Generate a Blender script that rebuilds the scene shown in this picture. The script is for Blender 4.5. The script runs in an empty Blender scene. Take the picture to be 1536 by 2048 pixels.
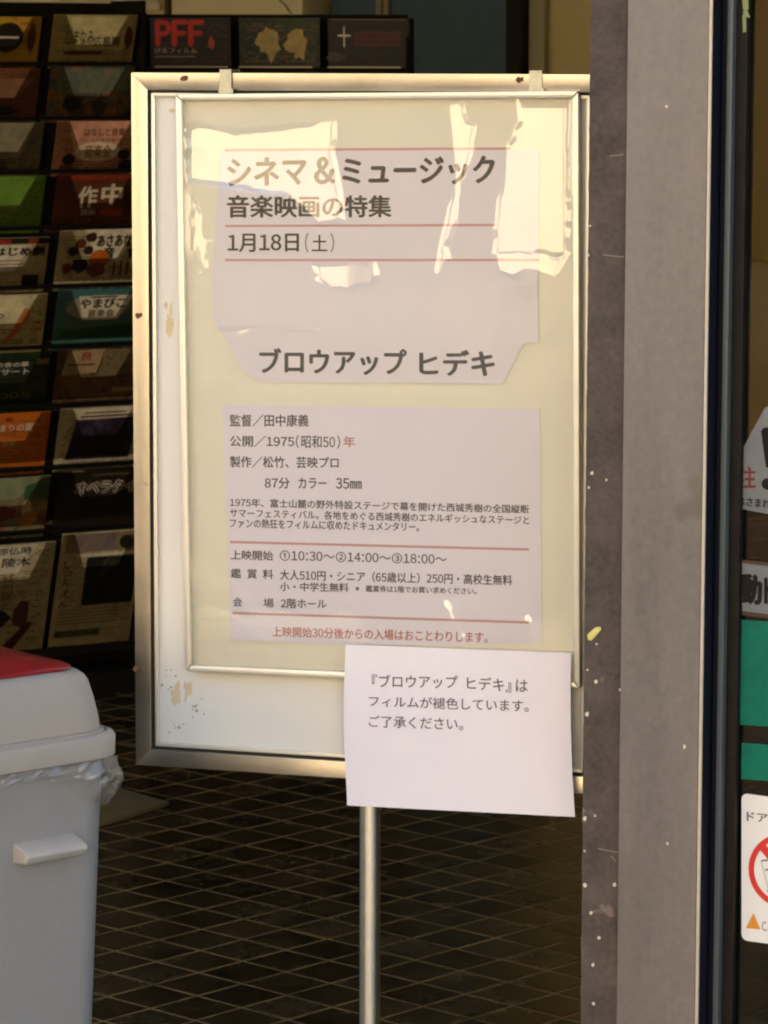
import bpy, bmesh, math, random
from mathutils import Vector, Matrix, noise
R = math.radians
random.seed(7)
S = bpy.context.scene
COL = S.collection

# ------------------------------------------------------------------ camera, world, sun, exposure
FPX = 7000.0                       # focal length in photograph pixels
PITCH, ROLL = 7.44, 0.14
cam_d = bpy.data.cameras.new('camera'); cam = bpy.data.objects.new('camera', cam_d); COL.objects.link(cam)
cam_d.sensor_fit = 'VERTICAL'; cam_d.sensor_height = 36.0; cam_d.lens = 36.0 * FPX / 2048
cam_d.clip_start = 0.05; cam_d.clip_end = 1500
CAM_M = Matrix.Translation((0, 0, 1.5)) @ Matrix.Rotation(R(90 - PITCH), 4, 'X') @ Matrix.Rotation(R(ROLL), 4, 'Z')
cam.matrix_world = CAM_M
cam_d.dof.use_dof = True; cam_d.dof.focus_distance = 4.45; cam_d.dof.aperture_fstop = 27
S.camera = cam

SUN_EL, SUN_AZ = 22.0, 32.0
world = bpy.data.worlds.new('World'); S.world = world; world.use_nodes = True
wn = world.node_tree; wn.nodes.clear()
sky = wn.nodes.new('ShaderNodeTexSky'); sky.sky_type = 'NISHITA'; sky.sun_disc = False
sky.sun_elevation = R(SUN_EL); sky.sun_rotation = R(SUN_AZ); sky.air_density = 1.0; sky.dust_density = 3.0; sky.ozone_density = 0.6
bg = wn.nodes.new('ShaderNodeBackground'); bg.inputs[1].default_value = 0.15
wo = wn.nodes.new('ShaderNodeOutputWorld'); wn.links.new(sky.outputs[0], bg.inputs[0]); wn.links.new(bg.outputs[0], wo.inputs[0])
sun_d = bpy.data.lights.new('sun', 'SUN'); sun = bpy.data.objects.new('sun', sun_d); COL.objects.link(sun)
sun_d.energy = 3.0; sun_d.angle = R(0.5); sun_d.color = (1.0, 0.82, 0.60)
sd = Vector((math.sin(R(SUN_AZ)) * math.cos(R(SUN_EL)), math.cos(R(SUN_AZ)) * math.cos(R(SUN_EL)), math.sin(R(SUN_EL))))
sun.rotation_euler = sd.to_track_quat('Z', 'Y').to_euler(); sun.location = (0, 0, 30)
S.view_settings.view_transform = 'Standard'; S.view_settings.look = 'None'
S.view_settings.exposure = 1.80; S.view_settings.gamma = 1.0
try: S.view_settings.use_curve_mapping = False
except Exception: pass
S.cycles.max_bounces = 8; S.cycles.diffuse_bounces = 5; S.cycles.glossy_bounces = 4; S.cycles.transparent_max_bounces = 16
S.cycles.caustics_reflective = False; S.cycles.caustics_refractive = False
S.cycles.use_denoising = True
S.cycles.pixel_filter_type = 'BLACKMAN_HARRIS'; S.cycles.filter_width = 2.1

# ------------------------------------------------------------------ helpers
CAM_O = Vector((0, 0, 1.5)); CAM_R = CAM_M.to_3x3()
def ray(x, y): return CAM_R @ Vector(((x - 768) / FPX, (1024 - y) / FPX, -1.0))
def P(x, y, Y):
    d = ray(x, y); return CAM_O + d * (Y / d.y)

class Plane:
    """a flat face standing in the world: origin, u axis, v axis (up), outward normal"""
    def __init__(s, o, ex, ey=Vector((0, 0, 1))):
        s.o = Vector(o); s.ex = Vector(ex).normalized(); s.ey = Vector(ey).normalized(); s.n = s.ex.cross(s.ey).normalized()
    def pt(s, u, v, h=0.0): return s.o + s.ex * u + s.ey * v + s.n * h
    def uv(s, x, y, h=0.0):
        d = ray(x, y); o = s.o + s.n * h
        t = (o - CAM_O).dot(s.n) / d.dot(s.n); q = CAM_O + d * t - s.o
        return q.dot(s.ex), q.dot(s.ey)
    def at(s, x, y, h=0.0):
        u, v = s.uv(x, y, h); return s.pt(u, v, h)
    def rot(s, a):      # turned in its own plane
        c, k = math.cos(a), math.sin(a)
        return Plane(s.o, s.ex * c + s.ey * k, s.ey * c - s.ex * k)
    def moved(s, u, v, h=0): return Plane(s.pt(u, v, h), s.ex, s.ey)

PM = {}
def wm(o):
    return PM.get(o.name, Matrix.Identity(4)) if o else Matrix.Identity(4)
def tag(o, label=None, cat=None, group=None, kind=None):
    if label: o['label'] = label
    if cat: o['category'] = cat
    if group: o['group'] = group
    if kind: o['kind'] = kind
    return o
def thing(name, loc, rz, label, cat, group=None):
    o = bpy.data.objects.new(name, None); COL.objects.link(o)
    o.empty_display_size = 0.1
    m = Matrix.Translation(loc) @ Matrix.Rotation(rz, 4, 'Z'); o.matrix_world = m; PM[o.name] = m
    return tag(o, label, cat, group)
def link(name, me, parent=None, mat=None):
    o = bpy.data.objects.new(name, me); COL.objects.link(o)
    if mat is not None and not me.materials: me.materials.append(mat)
    if parent:
        o.parent = parent
        o.matrix_parent_inverse = Matrix.Identity(4)
    PM[o.name] = wm(parent)
    return o
def mesh(name, verts, faces, mat, parent=None, smooth=False, mats=None, fm=None):
    inv = wm(parent).inverted()
    me = bpy.data.meshes.new(name); me.from_pydata([tuple(inv @ Vector(v)) for v in verts], [], faces)
    if mats:
        for m in mats: me.materials.append(m)
        if fm: me.polygons.foreach_set('material_index', fm)
    else: me.materials.append(mat)
    if smooth: me.polygons.foreach_set('use_smooth', [True] * len(me.polygons))
    me.update(); me.validate()
    return link(name, me, parent)
class MB:
    def __init__(s): s.v = []; s.f = []
    def add(s, vs, fs):
        b = len(s.v); s.v += [Vector(v) for v in vs]; s.f += [[b + i for i in f] for f in fs]
    def slab(s, pl, u0, u1, v0, v1, h0, h1):
        vs = [pl.pt(u, v, h) for h in (h0, h1) for (u, v) in ((u0, v0), (u1, v0), (u1, v1), (u0, v1))]
        s.add(vs, [(3, 2, 1, 0), (4, 5, 6, 7), (0, 1, 5, 4), (1, 2, 6, 5), (2, 3, 7, 6), (3, 0, 4, 7)])
    def poly(s, pl, pts, h0, h1=None):
        """an outline on a face; with h1 it is a solid"""
        n = len(pts); b = len(s.v)
        if h1 is None:
            s.add([pl.pt(u, v, h0) for u, v in pts], [tuple(range(n))]); return
        vs = [pl.pt(u, v, h0) for u, v in pts] + [pl.pt(u, v, h1) for u, v in pts]
        s.add(vs, [tuple(range(n - 1, -1, -1)), tuple(range(n, 2 * n))] + [(i, (i + 1) % n, n + (i + 1) % n, n + i) for i in range(n)])
    def build(s, name, mat, parent=None, bevel=0.0, seg=2, smooth=False):
        o = mesh(name, s.v, s.f, mat, parent, smooth)
        bm = bmesh.new(); bm.from_mesh(o.data)
        if bevel:
            es = [e for e in bm.edges if len(e.link_faces) == 2 and e.calc_face_angle(0) > 0.5]
            rb_ = bmesh.ops.bevel(bm, geom=es, offset=bevel, segments=seg, profile=0.6, affect='EDGES', clamp_overlap=True)
            for f in rb_['faces']: f.smooth = True
        bmesh.ops.recalc_face_normals(bm, faces=bm.faces[:]) if any(len(f) > 4 or True for f in s.f) and bm.faces and all(e.is_manifold for e in bm.edges) else None
        bm.to_mesh(o.data); bm.free()
        if bevel:
            try: o.data.set_sharp_from_angle(angle=R(35))
            except Exception: pass
        return o
def box(name, pl, u0, u1, v0, v1, h0, h1, mat, parent=None, bevel=0.0):
    b = MB(); b.slab(pl, u0, u1, v0, v1, h0, h1); return b.build(name, mat, parent, bevel)

def lin(r, g, b, k=1.0):
    f = lambda c: ((c / 255 + 0.055) / 1.055) ** 2.4 if c > 10 else c / 255 / 12.92
    return (f(r) * k, f(g) * k, f(b) * k)
MATS = {}
def mat(name, col, rough=0.6, metal=0.0, var=0.0, scale=8.0, stretch=(1, 1, 1), bump=0.0, bscale=60.0, spec=0.5, coat=0.0,
        spots=None, spot_scale=30.0, spot_thr=0.7, alpha=1.0, rvar=0.0, sheen=0.0, backlit=0.0):
    if name in MATS: return MATS[name]
    m = bpy.data.materials.new(name); m.use_nodes = True; nt = m.node_tree; N = nt.nodes; L = nt.links
    p = N['Principled BSDF']; p.inputs['Roughness'].default_value = rough; p.inputs['Metallic'].default_value = metal
    p.inputs['Specular IOR Level'].default_value = spec; p.inputs['Coat Weight'].default_value = coat
    p.inputs['Alpha'].default_value = alpha
    p.inputs['Base Color'].default_value = (*col, 1)
    tc = N.new('ShaderNodeTexCoord'); mp = N.new('ShaderNodeMapping'); mp.inputs['Scale'].default_value = stretch
    L.new(tc.outputs['Object'], mp.inputs['Vector']); cur = None
    if var:
        n1 = N.new('ShaderNodeTexNoise'); n1.inputs['Scale'].default_value = scale; n1.inputs['Detail'].default_value = 6; n1.inputs['Roughness'].default_value = 0.65
        L.new(mp.outputs[0], n1.inputs['Vector'])
        r1 = N.new('ShaderNodeMapRange'); r1.inputs['From Min'].default_value = 0.34; r1.inputs['From Max'].default_value = 0.66
        r1.inputs['To Min'].default_value = 1 - var; r1.inputs['To Max'].default_value = 1 + var
        n1b = N.new('ShaderNodeTexNoise'); n1b.inputs['Scale'].default_value = max(scale * 9, 60); n1b.inputs['Detail'].default_value = 3
        L.new(tc.outputs['Object'], n1b.inputs['Vector'])
        mm = N.new('ShaderNodeMix'); mm.inputs[0].default_value = 0.30; L.new(n1.outputs[0], mm.inputs[2]); L.new(n1b.outputs[0], mm.inputs[3])
        L.new(mm.outputs[0], r1.inputs['Value'])
        mx = N.new('ShaderNodeVectorMath'); mx.operation = 'SCALE'; mx.inputs[0].default_value = col
        L.new(r1.outputs[0], mx.inputs['Scale']); cur = mx.outputs[0]
        if rvar:
            r2 = N.new('ShaderNodeMapRange'); r2.inputs['From Min'].default_value = 0.3; r2.inputs['From Max'].default_value = 0.7
            r2.inputs['To Min'].default_value = rough - rvar; r2.inputs['To Max'].default_value = rough + rvar
            L.new(n1.outputs[0], r2.inputs['Value']); L.new(r2.outputs[0], p.inputs['Roughness'])
    if spots:
        n2 = N.new('ShaderNodeTexNoise'); n2.inputs['Scale'].default_value = spot_scale; n2.inputs['Detail'].default_value = 4
        L.new(tc.outputs['Object'], n2.inputs['Vector'])
        r2 = N.new('ShaderNodeMapRange'); r2.inputs['From Min'].default_value = spot_thr; r2.inputs['From Max'].default_value = spot_thr + 0.05
        L.new(n2.outputs[0], r2.inputs['Value'])
        mc = N.new('ShaderNodeMix'); mc.data_type = 'RGBA'; L.new(r2.outputs[0], mc.inputs[0])
        if cur: L.new(cur, mc.inputs[6])
        else: mc.inputs[6].default_value = (*col, 1)
        mc.inputs[7].default_value = (*spots, 1); cur = mc.outputs[2]
    if cur: L.new(cur, p.inputs['Base Color'])
    if bump:
        n3 = N.new('ShaderNodeTexNoise'); n3.inputs['Scale'].default_value = bscale; n3.inputs['Detail'].default_value = 5
        L.new(mp.outputs[0], n3.inputs['Vector']); b = N.new('ShaderNodeBump'); b.inputs['Strength'].default_value = bump; b.inputs['Distance'].default_value = 0.002
        L.new(n3.outputs[0], b.inputs['Height']); L.new(b.outputs[0], p.inputs['Normal'])
    MATS[name] = m; return m
def film_mat(name, gloss, tint=(1, 1, 1), rough=0.03, haze=0.0, haze_col=(0.8, 0.8, 0.8), gcol=(1, 1, 1), veil=0.0):
    """thin clear sheet: lets light through and mirrors a little of it"""
    m = bpy.data.materials.new(name); m.use_nodes = True; nt = m.node_tree; N = nt.nodes; L = nt.links; N.clear()
    o = N.new('ShaderNodeOutputMaterial'); t = N.new('ShaderNodeBsdfTransparent'); t.inputs[0].default_value = (*tint, 1)
    g = N.new('ShaderNodeBsdfGlossy'); g.inputs['Roughness'].default_value = rough; g.inputs[0].default_value = (*gcol, 1)
    mx = N.new('ShaderNodeMixShader'); mx.inputs[0].default_value = gloss
    base = t.outputs[0]
    if haze:
        d = N.new('ShaderNodeBsdfDiffuse'); d.inputs[0].default_value = (*haze_col, 1); m2 = N.new('ShaderNodeMixShader'); m2.inputs[0].default_value = haze
        L.new(t.outputs[0], m2.inputs[1]); L.new(d.outputs[0], m2.inputs[2]); base = m2.outputs[0]
    if veil:                     # fine scratches spread part of the mirror image
        g2 = N.new('ShaderNodeBsdfGlossy'); g2.inputs['Roughness'].default_value = 0.36; m3 = N.new('ShaderNodeMixShader'); m3.inputs[0].default_value = veil
        L.new(base, m3.inputs[1]); L.new(g2.outputs[0], m3.inputs[2]); base = m3.outputs[0]
    L.new(base, mx.inputs[1]); L.new(g.outputs[0], mx.inputs[2]); L.new(mx.outputs[0], o.inputs[0])
    MATS[name] = m; return m

_tc = {}; _gc = {}
def _mesh_of(t, res):
    c = bpy.data.curves.new('t', 'FONT'); c.body = t; c.resolution_u = res; c.fill_mode = 'FRONT'
    o = bpy.data.objects.new('t', c); COL.objects.link(o)
    dg = bpy.context.evaluated_depsgraph_get(); me = bpy.data.meshes.new_from_object(o.evaluated_get(dg))
    vs = [(v.co.x, v.co.y) for v in me.vertices]; fs = [tuple(p.vertices) for p in me.polygons]
    bpy.data.objects.remove(o); bpy.data.meshes.remove(me); bpy.data.curves.remove(c)
    return vs, fs
_EM = None
def glyphs(s, bold=0.0, res=3):
    """one line of gothic lettering, laid out character by character; Latin and digits are set narrow"""
    global _EM
    k = (s, bold, res)
    if k in _tc: return _tc[k]
    if _EM is None:
        a = max(v[0] for v in _mesh_of('\u65e5\u65e5', 2)[0]); b_ = max(v[0] for v in _mesh_of('\u65e5', 2)[0]); _EM = a - b_
    vs, fs, x = [], [], 0.0
    for ch in s:
        o_ = ord(ch); half = 0x21 <= o_ < 0x7f
        if ch in ' \u3000': x += _EM * (0.5 if ch == ' ' else 1.0); continue
        g = chr(o_ + 0xFEE0) if half else ch
        if (g, res) not in _gc: _gc[(g, res)] = _mesh_of(g, res)
        gv, gf = _gc[(g, res)]; k0 = len(vs)
        if half:
            adv = _EM * (0.34 if ch in '.:,' else 0.58); gx0 = min(v[0] for v in gv); gx1 = max(v[0] for v in gv)
            wmax = adv * 0.84; sc = min(1.0, wmax / (gx1 - gx0)); cx = (gx0 + gx1) / 2
            vs += [(x + adv / 2 + (v[0] - cx) * sc, v[1]) for v in gv]
        else:
            adv = _EM; vs += [(x + v[0], v[1]) for v in gv]
        fs += [tuple(k0 + i for i in f) for f in gf]; x += adv
    x0 = min(v[0] for v in vs); x1 = max(v[0] for v in vs); y0 = min(v[1] for v in vs); y1 = max(v[1] for v in vs)
    if y1 - y0 < _EM * .3: y0 -= (_EM * .3 - (y1 - y0))
    W_, H_ = x1 - x0, y1 - y0
    base = [((a - x0) / W_, (b_ - y0) / H_) for a, b_ in vs]
    out = [(a, b_, 0.0) for a, b_ in base]; F_ = list(fs)
    if bold > 0:                      # heavier strokes: the same outlines printed again a hair to each side
        for q, (ox, oy) in enumerate(((1, 0), (-1, 0), (0, 0.7), (0, -0.7))):
            k0 = len(out); out += [(a + ox * bold / W_, b_ + oy * bold / H_, (q + 1) * 0.00002) for a, b_ in base]
            F_ += [tuple(k0 + i for i in f) for f in fs]
    _tc[k] = (out, F_); return _tc[k]
def write_px(pl, s, L_, R_, m, parent, h, bold=0.01, name='lettering'):
    """L_=(x,ytop,ybottom) at the left end of the line, R_ the same at its right end, as measured"""
    vs, fs = glyphs(s, bold)
    out = []
    for a, b, dh in vs:
        x = L_[0] + (R_[0] - L_[0]) * a
        yt = L_[1] + (R_[1] - L_[1]) * a; yb = L_[2] + (R_[2] - L_[2]) * a
        u, v = pl.uv(x, yb + (yt - yb) * b, h); out.append(pl.pt(u, v, h + dh))
    return mesh(name, out, fs, m, parent)
def write_uv(pl, s, u0, u1, v0, v1, m, parent, h, bold=0.01, name='lettering', slant=0.0):
    vs, fs = glyphs(s, bold, 2)
    return mesh(name, [pl.pt(u0 + (u1 - u0) * a + slant * b, v0 + (v1 - v0) * b, h + dh) for a, b, dh in vs], fs, m, parent)
def ell(cu, cv, ru, rv, n=20, wob=0.0, a0=0.0):
    out = []
    for i in range(n):
        t = 2 * math.pi * i / n; k = 1 + wob * (noise.noise(Vector((math.cos(t) * 1.7 + cu * 60, math.sin(t) * 1.7 + cv * 60, a0))))
        out.append((cu + ru * math.cos(t) * k, cv + rv * math.sin(t) * k))
    return out

# ------------------------------------------------------------------ materials
M_paper = mat('white_paper', lin(224, 218, 221), 0.55, var=0.015, scale=5)
M_paper2 = mat('white_paper_cooler', lin(226, 220, 227), 0.55, var=0.02, scale=5)
M_back = mat('cream_backing_board', lin(232, 227, 202), 0.6, var=0.03, scale=3)
M_board = mat('white_enamel_board', lin(224, 223, 216), 0.35, var=0.02, scale=4, spec=0.4)
M_ink = mat('black_ink', (0.012, 0.010, 0.009), 0.7, spec=0.2)
M_ink2 = mat('soft_grey_ink', (0.10, 0.085, 0.12), 0.6)
M_ink3 = mat('thin_black_ink', (0.03, 0.024, 0.02), 0.6)
M_red_ink = mat('faded_red_ink', lin(176, 96, 84), 0.6)
M_rule = mat('faded_rose_rule_ink', lin(196, 140, 135), 0.6)
M_alu = mat('brushed_aluminium', (0.50, 0.46, 0.375), 0.32, 1.0, var=0.05, scale=14, stretch=(1, 1, 1), rvar=0.05, bump=0.04, bscale=90, spots=(0.20, 0.15, 0.09), spot_scale=22, spot_thr=0.72)
M_alu2 = mat('satin_aluminium_rail', (0.78, 0.75, 0.64), 0.42, 0.6, var=0.03, scale=30)
M_rust = mat('rusty_screw', (0.12, 0.06, 0.03), 0.9, var=0.5, scale=200)
M_steel = mat('galvanised_clip', (0.45, 0.45, 0.36), 0.45, 0.8, var=0.2, scale=60)
M_groove = mat('dark_groove', (0.025, 0.022, 0.015), 0.7)
M_stain = mat('ochre_stain', lin(208, 194, 158), 0.5, var=0.15, scale=60)
M_mark = mat('grey_scuff', lin(150, 142, 132), 0.6, var=0.2, scale=90)
M_post = mat('grey_coated_steel', lin(119, 112, 107, 1.0), 0.45, 0.0, var=0.22, scale=13, stretch=(1, 1, 0.12), bump=0.2, bscale=140, rvar=0.06, spots=lin(106, 97, 91), spot_scale=9, spot_thr=0.64)
M_strip = mat('dark_rough_mastic_strip', lin(80, 71, 65), 0.85, 0.0, var=0.42, scale=16, bump=0.5, bscale=120, spots=lin(120, 108, 98), spot_scale=26, spot_thr=0.66)
M_trim = mat('pale_trim_strip', lin(200, 188, 168), 0.35, var=0.05, scale=20)
M_dark = mat('black_brown_frame', (0.014, 0.011, 0.009), 0.65, var=0.3, scale=30, spec=0.2)
M_navy = mat('navy_gap_fill', (0.010, 0.011, 0.020), 0.75, spec=0.15)
M_bluegrey = mat('blue_grey_edge_strip', lin(84, 92, 94), 0.4, 0.0)
M_speck = mat('white_paint_fleck', lin(215, 205, 186), 0.6)
M_yfleck = mat('yellow_paint_fleck', lin(214, 206, 120), 0.5)
M_wall = mat('olive_cream_wall_paint', lin(212, 200, 150), 0.7, var=0.04, scale=2)
M_ceil = mat('ceiling_paint', (0.82, 0.78, 0.66), 0.8)
M_black = mat('black_rack_enamel', (0.006, 0.005, 0.004), 0.7, spec=0.08)
M_conc = mat('building_render', (0.35, 0.33, 0.30), 0.85, var=0.1, scale=1.5)
M_film = film_mat('clear_cover_film', 0.115, (0.975, 0.97, 0.95), 0.045, veil=0.04)
M_pocket = film_mat('smoky_clear_pocket_plastic', 0.05, (0.74, 0.71, 0.65), 0.25)
M_glass = film_mat('tinted_door_glass', 0.03, (0.62, 0.56, 0.36), 0.01)

# ------------------------------------------------------------------ facade frame (street and building share it)
YAW = R(20)
FX = Vector((math.cos(YAW), -math.sin(YAW), 0))
F = Plane(P(1248, 110, 4.25), FX); F.o.z = 0.0           # u=0 is the left edge of the steel post face
DOWN = Plane(F.o, F.ex)                                    # same, for clarity

# ground outside
gm = mat('street_asphalt', (0.17, 0.16, 0.145), 0.85, var=0.25, scale=3, bump=0.3, bscale=40)
me = MB(); me.add([(-300, -300, -0.02), (300, -300, -0.02), (300, 300, -0.02), (-300, 300, -0.02)], [(0, 1, 2, 3)])
tag(me.build('ground', gm), kind='structure')
pv = mat('pavement_slabs', (0.26, 0.245, 0.22), 0.8, var=0.12, scale=4, bump=0.2, bscale=30)
# pavement outside the entrance
tag(box('pavement', F, -14, 14, -0.10, 0.004, 0.0, 3.6, pv), kind='structure')

# ---- lobby shell
D0, D1 = -0.14, -7.2          # depth measured along the outward normal
room = [('lobby_back_wall', -5.0, 3.4, 0, 2.8, D1 - 0.2, D1), ('lobby_left_wall', -5.2, -5.0, 0, 2.8, D1 - 0.2, D0),
        ('lobby_right_wall', 3.4, 3.6, 0, 2.8, D1 - 0.2, D0)]
for nme, a, b, c, d, e, f in room: tag(box(nme, F, a, b, c, d, e, f, M_wall), kind='structure')
tag(box('ceiling', F, -5.2, 3.6, 2.8, 3.0, D1 - 0.2, D0, M_ceil), kind='structure')
tag(box('floor_bed', F, -5.2, 3.6, -0.12, -0.02, D1 - 0.2, -0.02, M_conc), kind='structure')
# outer walls of the building
bld = thing('entrance_building', F.pt(0, 0, 0), -YAW, 'grey rendered building front around the dark open entrance', 'building')
for a, b, c, d, e, f in [(-14, -5.0, 0, 5.0, D0, 0.06), (1.62, 14, 0, 5.0, D0, 0.06), (-5.0, 1.62, 2.62, 5.0, D0, 0.06),
                         (-14, 14, 5.0, 5.25, -9, 0.15), (-14, -13.8, 0, 5.0, -9, D0), (13.8, 14, 0, 5.0, -9, D0), (-14, 14, 0, 5.0, -9.2, -9)]:
    box('roof' if c == 5.0 else 'wall', F, a, b, c, d, e, f, M_conc, bld)

# ------------------------------------------------------------------ lobby floor: small square tiles laid diagonally
GZ = 0.004
M_tile = mat('dark_brown_glazed_tile', (0.040, 0.027, 0.011), 0.24, var=0.4, scale=7, spec=0.5, rvar=0.08)
_n = M_tile.node_tree.nodes; _l = M_tile.node_tree.links; _oi = _n.new('ShaderNodeObjectInfo'); _mr = _n.new('ShaderNodeMapRange')
_mr.inputs['To Min'].default_value = 0.55; _mr.inputs['To Max'].default_value = 1.45; _l.new(_oi.outputs['Random'], _mr.inputs['Value'])
_sc = _n.new('ShaderNodeVectorMath'); _sc.operation = 'SCALE'; _src = _n['Principled BSDF'].inputs['Base Color'].links[0].from_socket
_mp = [n_ for n_ in _n if n_.type == 'MAPPING'][0]; _off = _n.new('ShaderNodeVectorMath'); _off.operation = 'SCALE'; _off.inputs[0].default_value = (37.0, 61.0, 13.0)
_l.new(_oi.outputs['Random'], _off.inputs['Scale']); _l.new(_off.outputs[0], _mp.inputs['Location'])
_l.new(_src, _sc.inputs[0]); _l.new(_mr.outputs[0], _sc.inputs['Scale']); _l.new(_sc.outputs[0], _n['Principled BSDF'].inputs['Base Color'])
M_grout = mat('sandy_grout', (0.26, 0.17, 0.062), 0.8, var=0.6, scale=10)
floor = mesh('floor', [F.pt(-5.0, -0.02, D1), F.pt(3.4, -0.02, D1), F.pt(3.4, -0.02, -0.05), F.pt(-5.0, -0.02, -0.05),
                       F.pt(-5.0, GZ, D1), F.pt(3.4, GZ, D1), F.pt(3.4, GZ, -0.05), F.pt(-5.0, GZ, -0.05)],
             [(3, 2, 1, 0), (4, 5, 6, 7), (0, 1, 5, 4), (1, 2, 6, 5), (2, 3, 7, 6), (3, 0, 4, 7)], M_grout)
# faces wound for upward normals
tag(floor, kind='structure')
TS, GAP = 0.1015, 0.0064
ta = R(45 + 2.0); tx = Vector((math.cos(ta), math.sin(ta), 0)); ty = Vector((-math.sin(ta), math.cos(ta), 0))
d = ray(902, 1856); node = CAM_O + d * ((GZ - 1.5) / d.z)
def proj(p):
    q = CAM_M.inverted() @ Vector(p); return 768 + FPX * q.x / -q.z, 1024 - FPX * q.y / -q.z
hs = TS / 2 - GAP / 2; tv = []; c_ = 0.0012
for z, k in ((0.0, hs), (0.0004, hs), (0.0010, hs - c_)):
    tv += [(-k, -k, z), (k, -k, z), (k, k, z), (-k, k, z)]
tf = [(8, 9, 10, 11)] + [(4 + i, 4 + (i + 1) % 4, 8 + (i + 1) % 4, 8 + i) for i in range(4)] + [(i, (i + 1) % 4, 4 + (i + 1) % 4, 4 + i) for i in range(4)]
tile_me = bpy.data.meshes.new('tile'); tile_me.from_pydata(tv, [], tf); tile_me.materials.append(M_tile)
near, far = [], []
for i in range(-75, 110):
    for j in range(-75, 110):
        c = node + tx * ((i + 0.5) * TS) + ty * ((j + 0.5) * TS)
        q = c - F.o; u, w = q.dot(F.ex), q.dot(F.n)
        if not (-4.93 < u < 3.33 and D1 + 0.07 < w < -0.12): continue
        x, y = proj(c); c.z = GZ
        vis = (185 < x < 1175 and 1500 < y < 2075) or (195 < x < 275 and 1400 < y <= 1500)
        (near if vis else far).append((y, c))
near.sort(key=lambda t: -t[0])
far += near[300:]; near = near[:300]
rm = Matrix.Rotation(ta, 4, 'Z')
for y, c in near:
    o = bpy.data.objects.new('tile', tile_me); COL.objects.link(o); o.parent = floor
    o.matrix_local = Matrix.Translation(c + Vector((0, 0, random.uniform(-0.0002, 0.0002)))) @ rm @ Matrix.Rotation(random.uniform(-0.007, 0.007), 4, 'X') @ Matrix.Rotation(random.uniform(-0.007, 0.007), 4, 'Y')
b = MB()
for y, c in far:
    b.add([c + (rm @ Vector(v)) for v in tv], tf)
tag(mesh('tile', b.v, b.f, M_tile, floor), kind='stuff')

# ------------------------------------------------------------------ back wall furniture of the lobby
W = Plane(F.pt(0, 0, D1), F.ex)
def wpx(x, h=0.0): return W.uv(x, 60, h)[0]
bd = thing('wall_notice_board', W.pt(wpx(160), 1.0, 0), -YAW, 'framed cream notice board high on the wall above the left brochure rack', 'notice board')
zb = W.uv(160, 18, 0.03)[1]
box('panel', W, wpx(-400), wpx(318), zb + 0.02, zb + 0.8, 0.002, 0.015, mat('board_panel_paint', lin(222, 217, 190), 0.7, var=0.03), bd)
box('frame', W, wpx(-410), wpx(326), zb - 0.004, zb + 0.02, 0.002, 0.03, mat('board_frame_paint', lin(225, 220, 190), 0.5), bd, 0.003)
cab = thing('cream_cupboard', W.pt(wpx(535), 0, 0), -YAW, 'tall plain cream cupboard on the back wall above the front-facing brochures', 'cupboard')
box('door_panel', W, wpx(412), wpx(668), 0.02, 2.1, 0.002, 0.30, mat('cupboard_cream', lin(238, 232, 196), 0.6, var=0.03), cab, 0.004)
box('edge_strip', W, wpx(400), wpx(408), 0.02, 2.1, 0.002, 0.31, mat('cupboard_dark_edge', lin(90, 70, 40), 0.6), cab)
bp = thing('blue_partition', W.pt(wpx(850), 0, 0), -YAW, 'dark blue-grey partition panel standing left of the olive wall', 'partition')
box('panel', W, wpx(676), wpx(1030), 0.02, 2.2, 0.002, 0.06, mat('blue_panel_paint', lin(72, 98, 118), 0.7, var=0.05), bp)
box('mullion', W, wpx(770), wpx(780), 0.02, 2.2, 0.062, 0.09, mat('mullion_paint', lin(150, 135, 105), 0.5), bp)
box('mullion', W, wpx(784), wpx(794), 0.02, 2.2, 0.062, 0.09, MATS['mullion_paint'], bp)
box('end_post', W, wpx(1034), wpx(1064), 0.02, 2.2, 0.002, 0.12, M_dark, bp)
box('jamb', W, wpx(1067), wpx(1098), 0.02, 2.2, 0.002, 0.05, mat('jamb_paint', lin(170, 165, 130), 0.6), bp)
# hanging cord on the cupboard
b = MB(); pts = [(556, -60), (560, 0), (572, 12), (578, 22), (584, 27)]
for (x0, y0), (x1, y1) in zip(pts, pts[1:]):
    a, c = W.at(x0, y0, 0.315), W.at(x1, y1, 0.315); w = W.ex * 0.0025
    b.add([a - w, a + w, c + w, c - w, a - w + W.n * .004, a + w + W.n * .004, c + w + W.n * .004, c - w + W.n * .004],
          [(4, 5, 6, 7), (0, 1, 5, 4), (1, 2, 6, 5), (2, 3, 7, 6), (3, 0, 4, 7), (3, 2, 1, 0)])
tag(b.build('cord', mat('brown_cord', (0.10, 0.06, 0.02), 0.8)), 'thin brown cord hanging down the front of the cream cupboard', 'cord')
# pale platform corner on the floor behind the bin
d = ray(250, 1612); q = CAM_O + d * ((0.03 - 1.5) / d.z)
FL = Plane((q.x, q.y, 0.0), Vector((math.cos(R(-14)), math.sin(R(-14)), 0)), Vector((math.sin(R(14)), math.cos(R(14)), 0)))
def fl(x, y, z=0.014):
    dd = ray(x, y); return CAM_O + dd * ((z - 1.5) / dd.z)
c1, c2, c3, c4 = fl(60, 1545), fl(205, 1566), fl(338, 1604), fl(60, 1690)
b = MB(); vs = [Vector((c.x, c.y, 0.006)) for c in (c1, c2, c3, c4)] + [Vector((c.x, c.y, 0.014)) for c in (c1, c2, c3, c4)]
b.add(vs, [(0, 1, 2, 3), (7, 6, 5, 4), (0, 4, 5, 1), (1, 5, 6, 2), (2, 6, 7, 3), (3, 7, 4, 0)])
tag(b.build('floor_mat', mat('tan_mat', (0.17, 0.13, 0.055), 0.9, var=0.15, scale=20), None, 0.001), 'flat tan mat on the tiles just behind the grey bin', 'mat')

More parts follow.
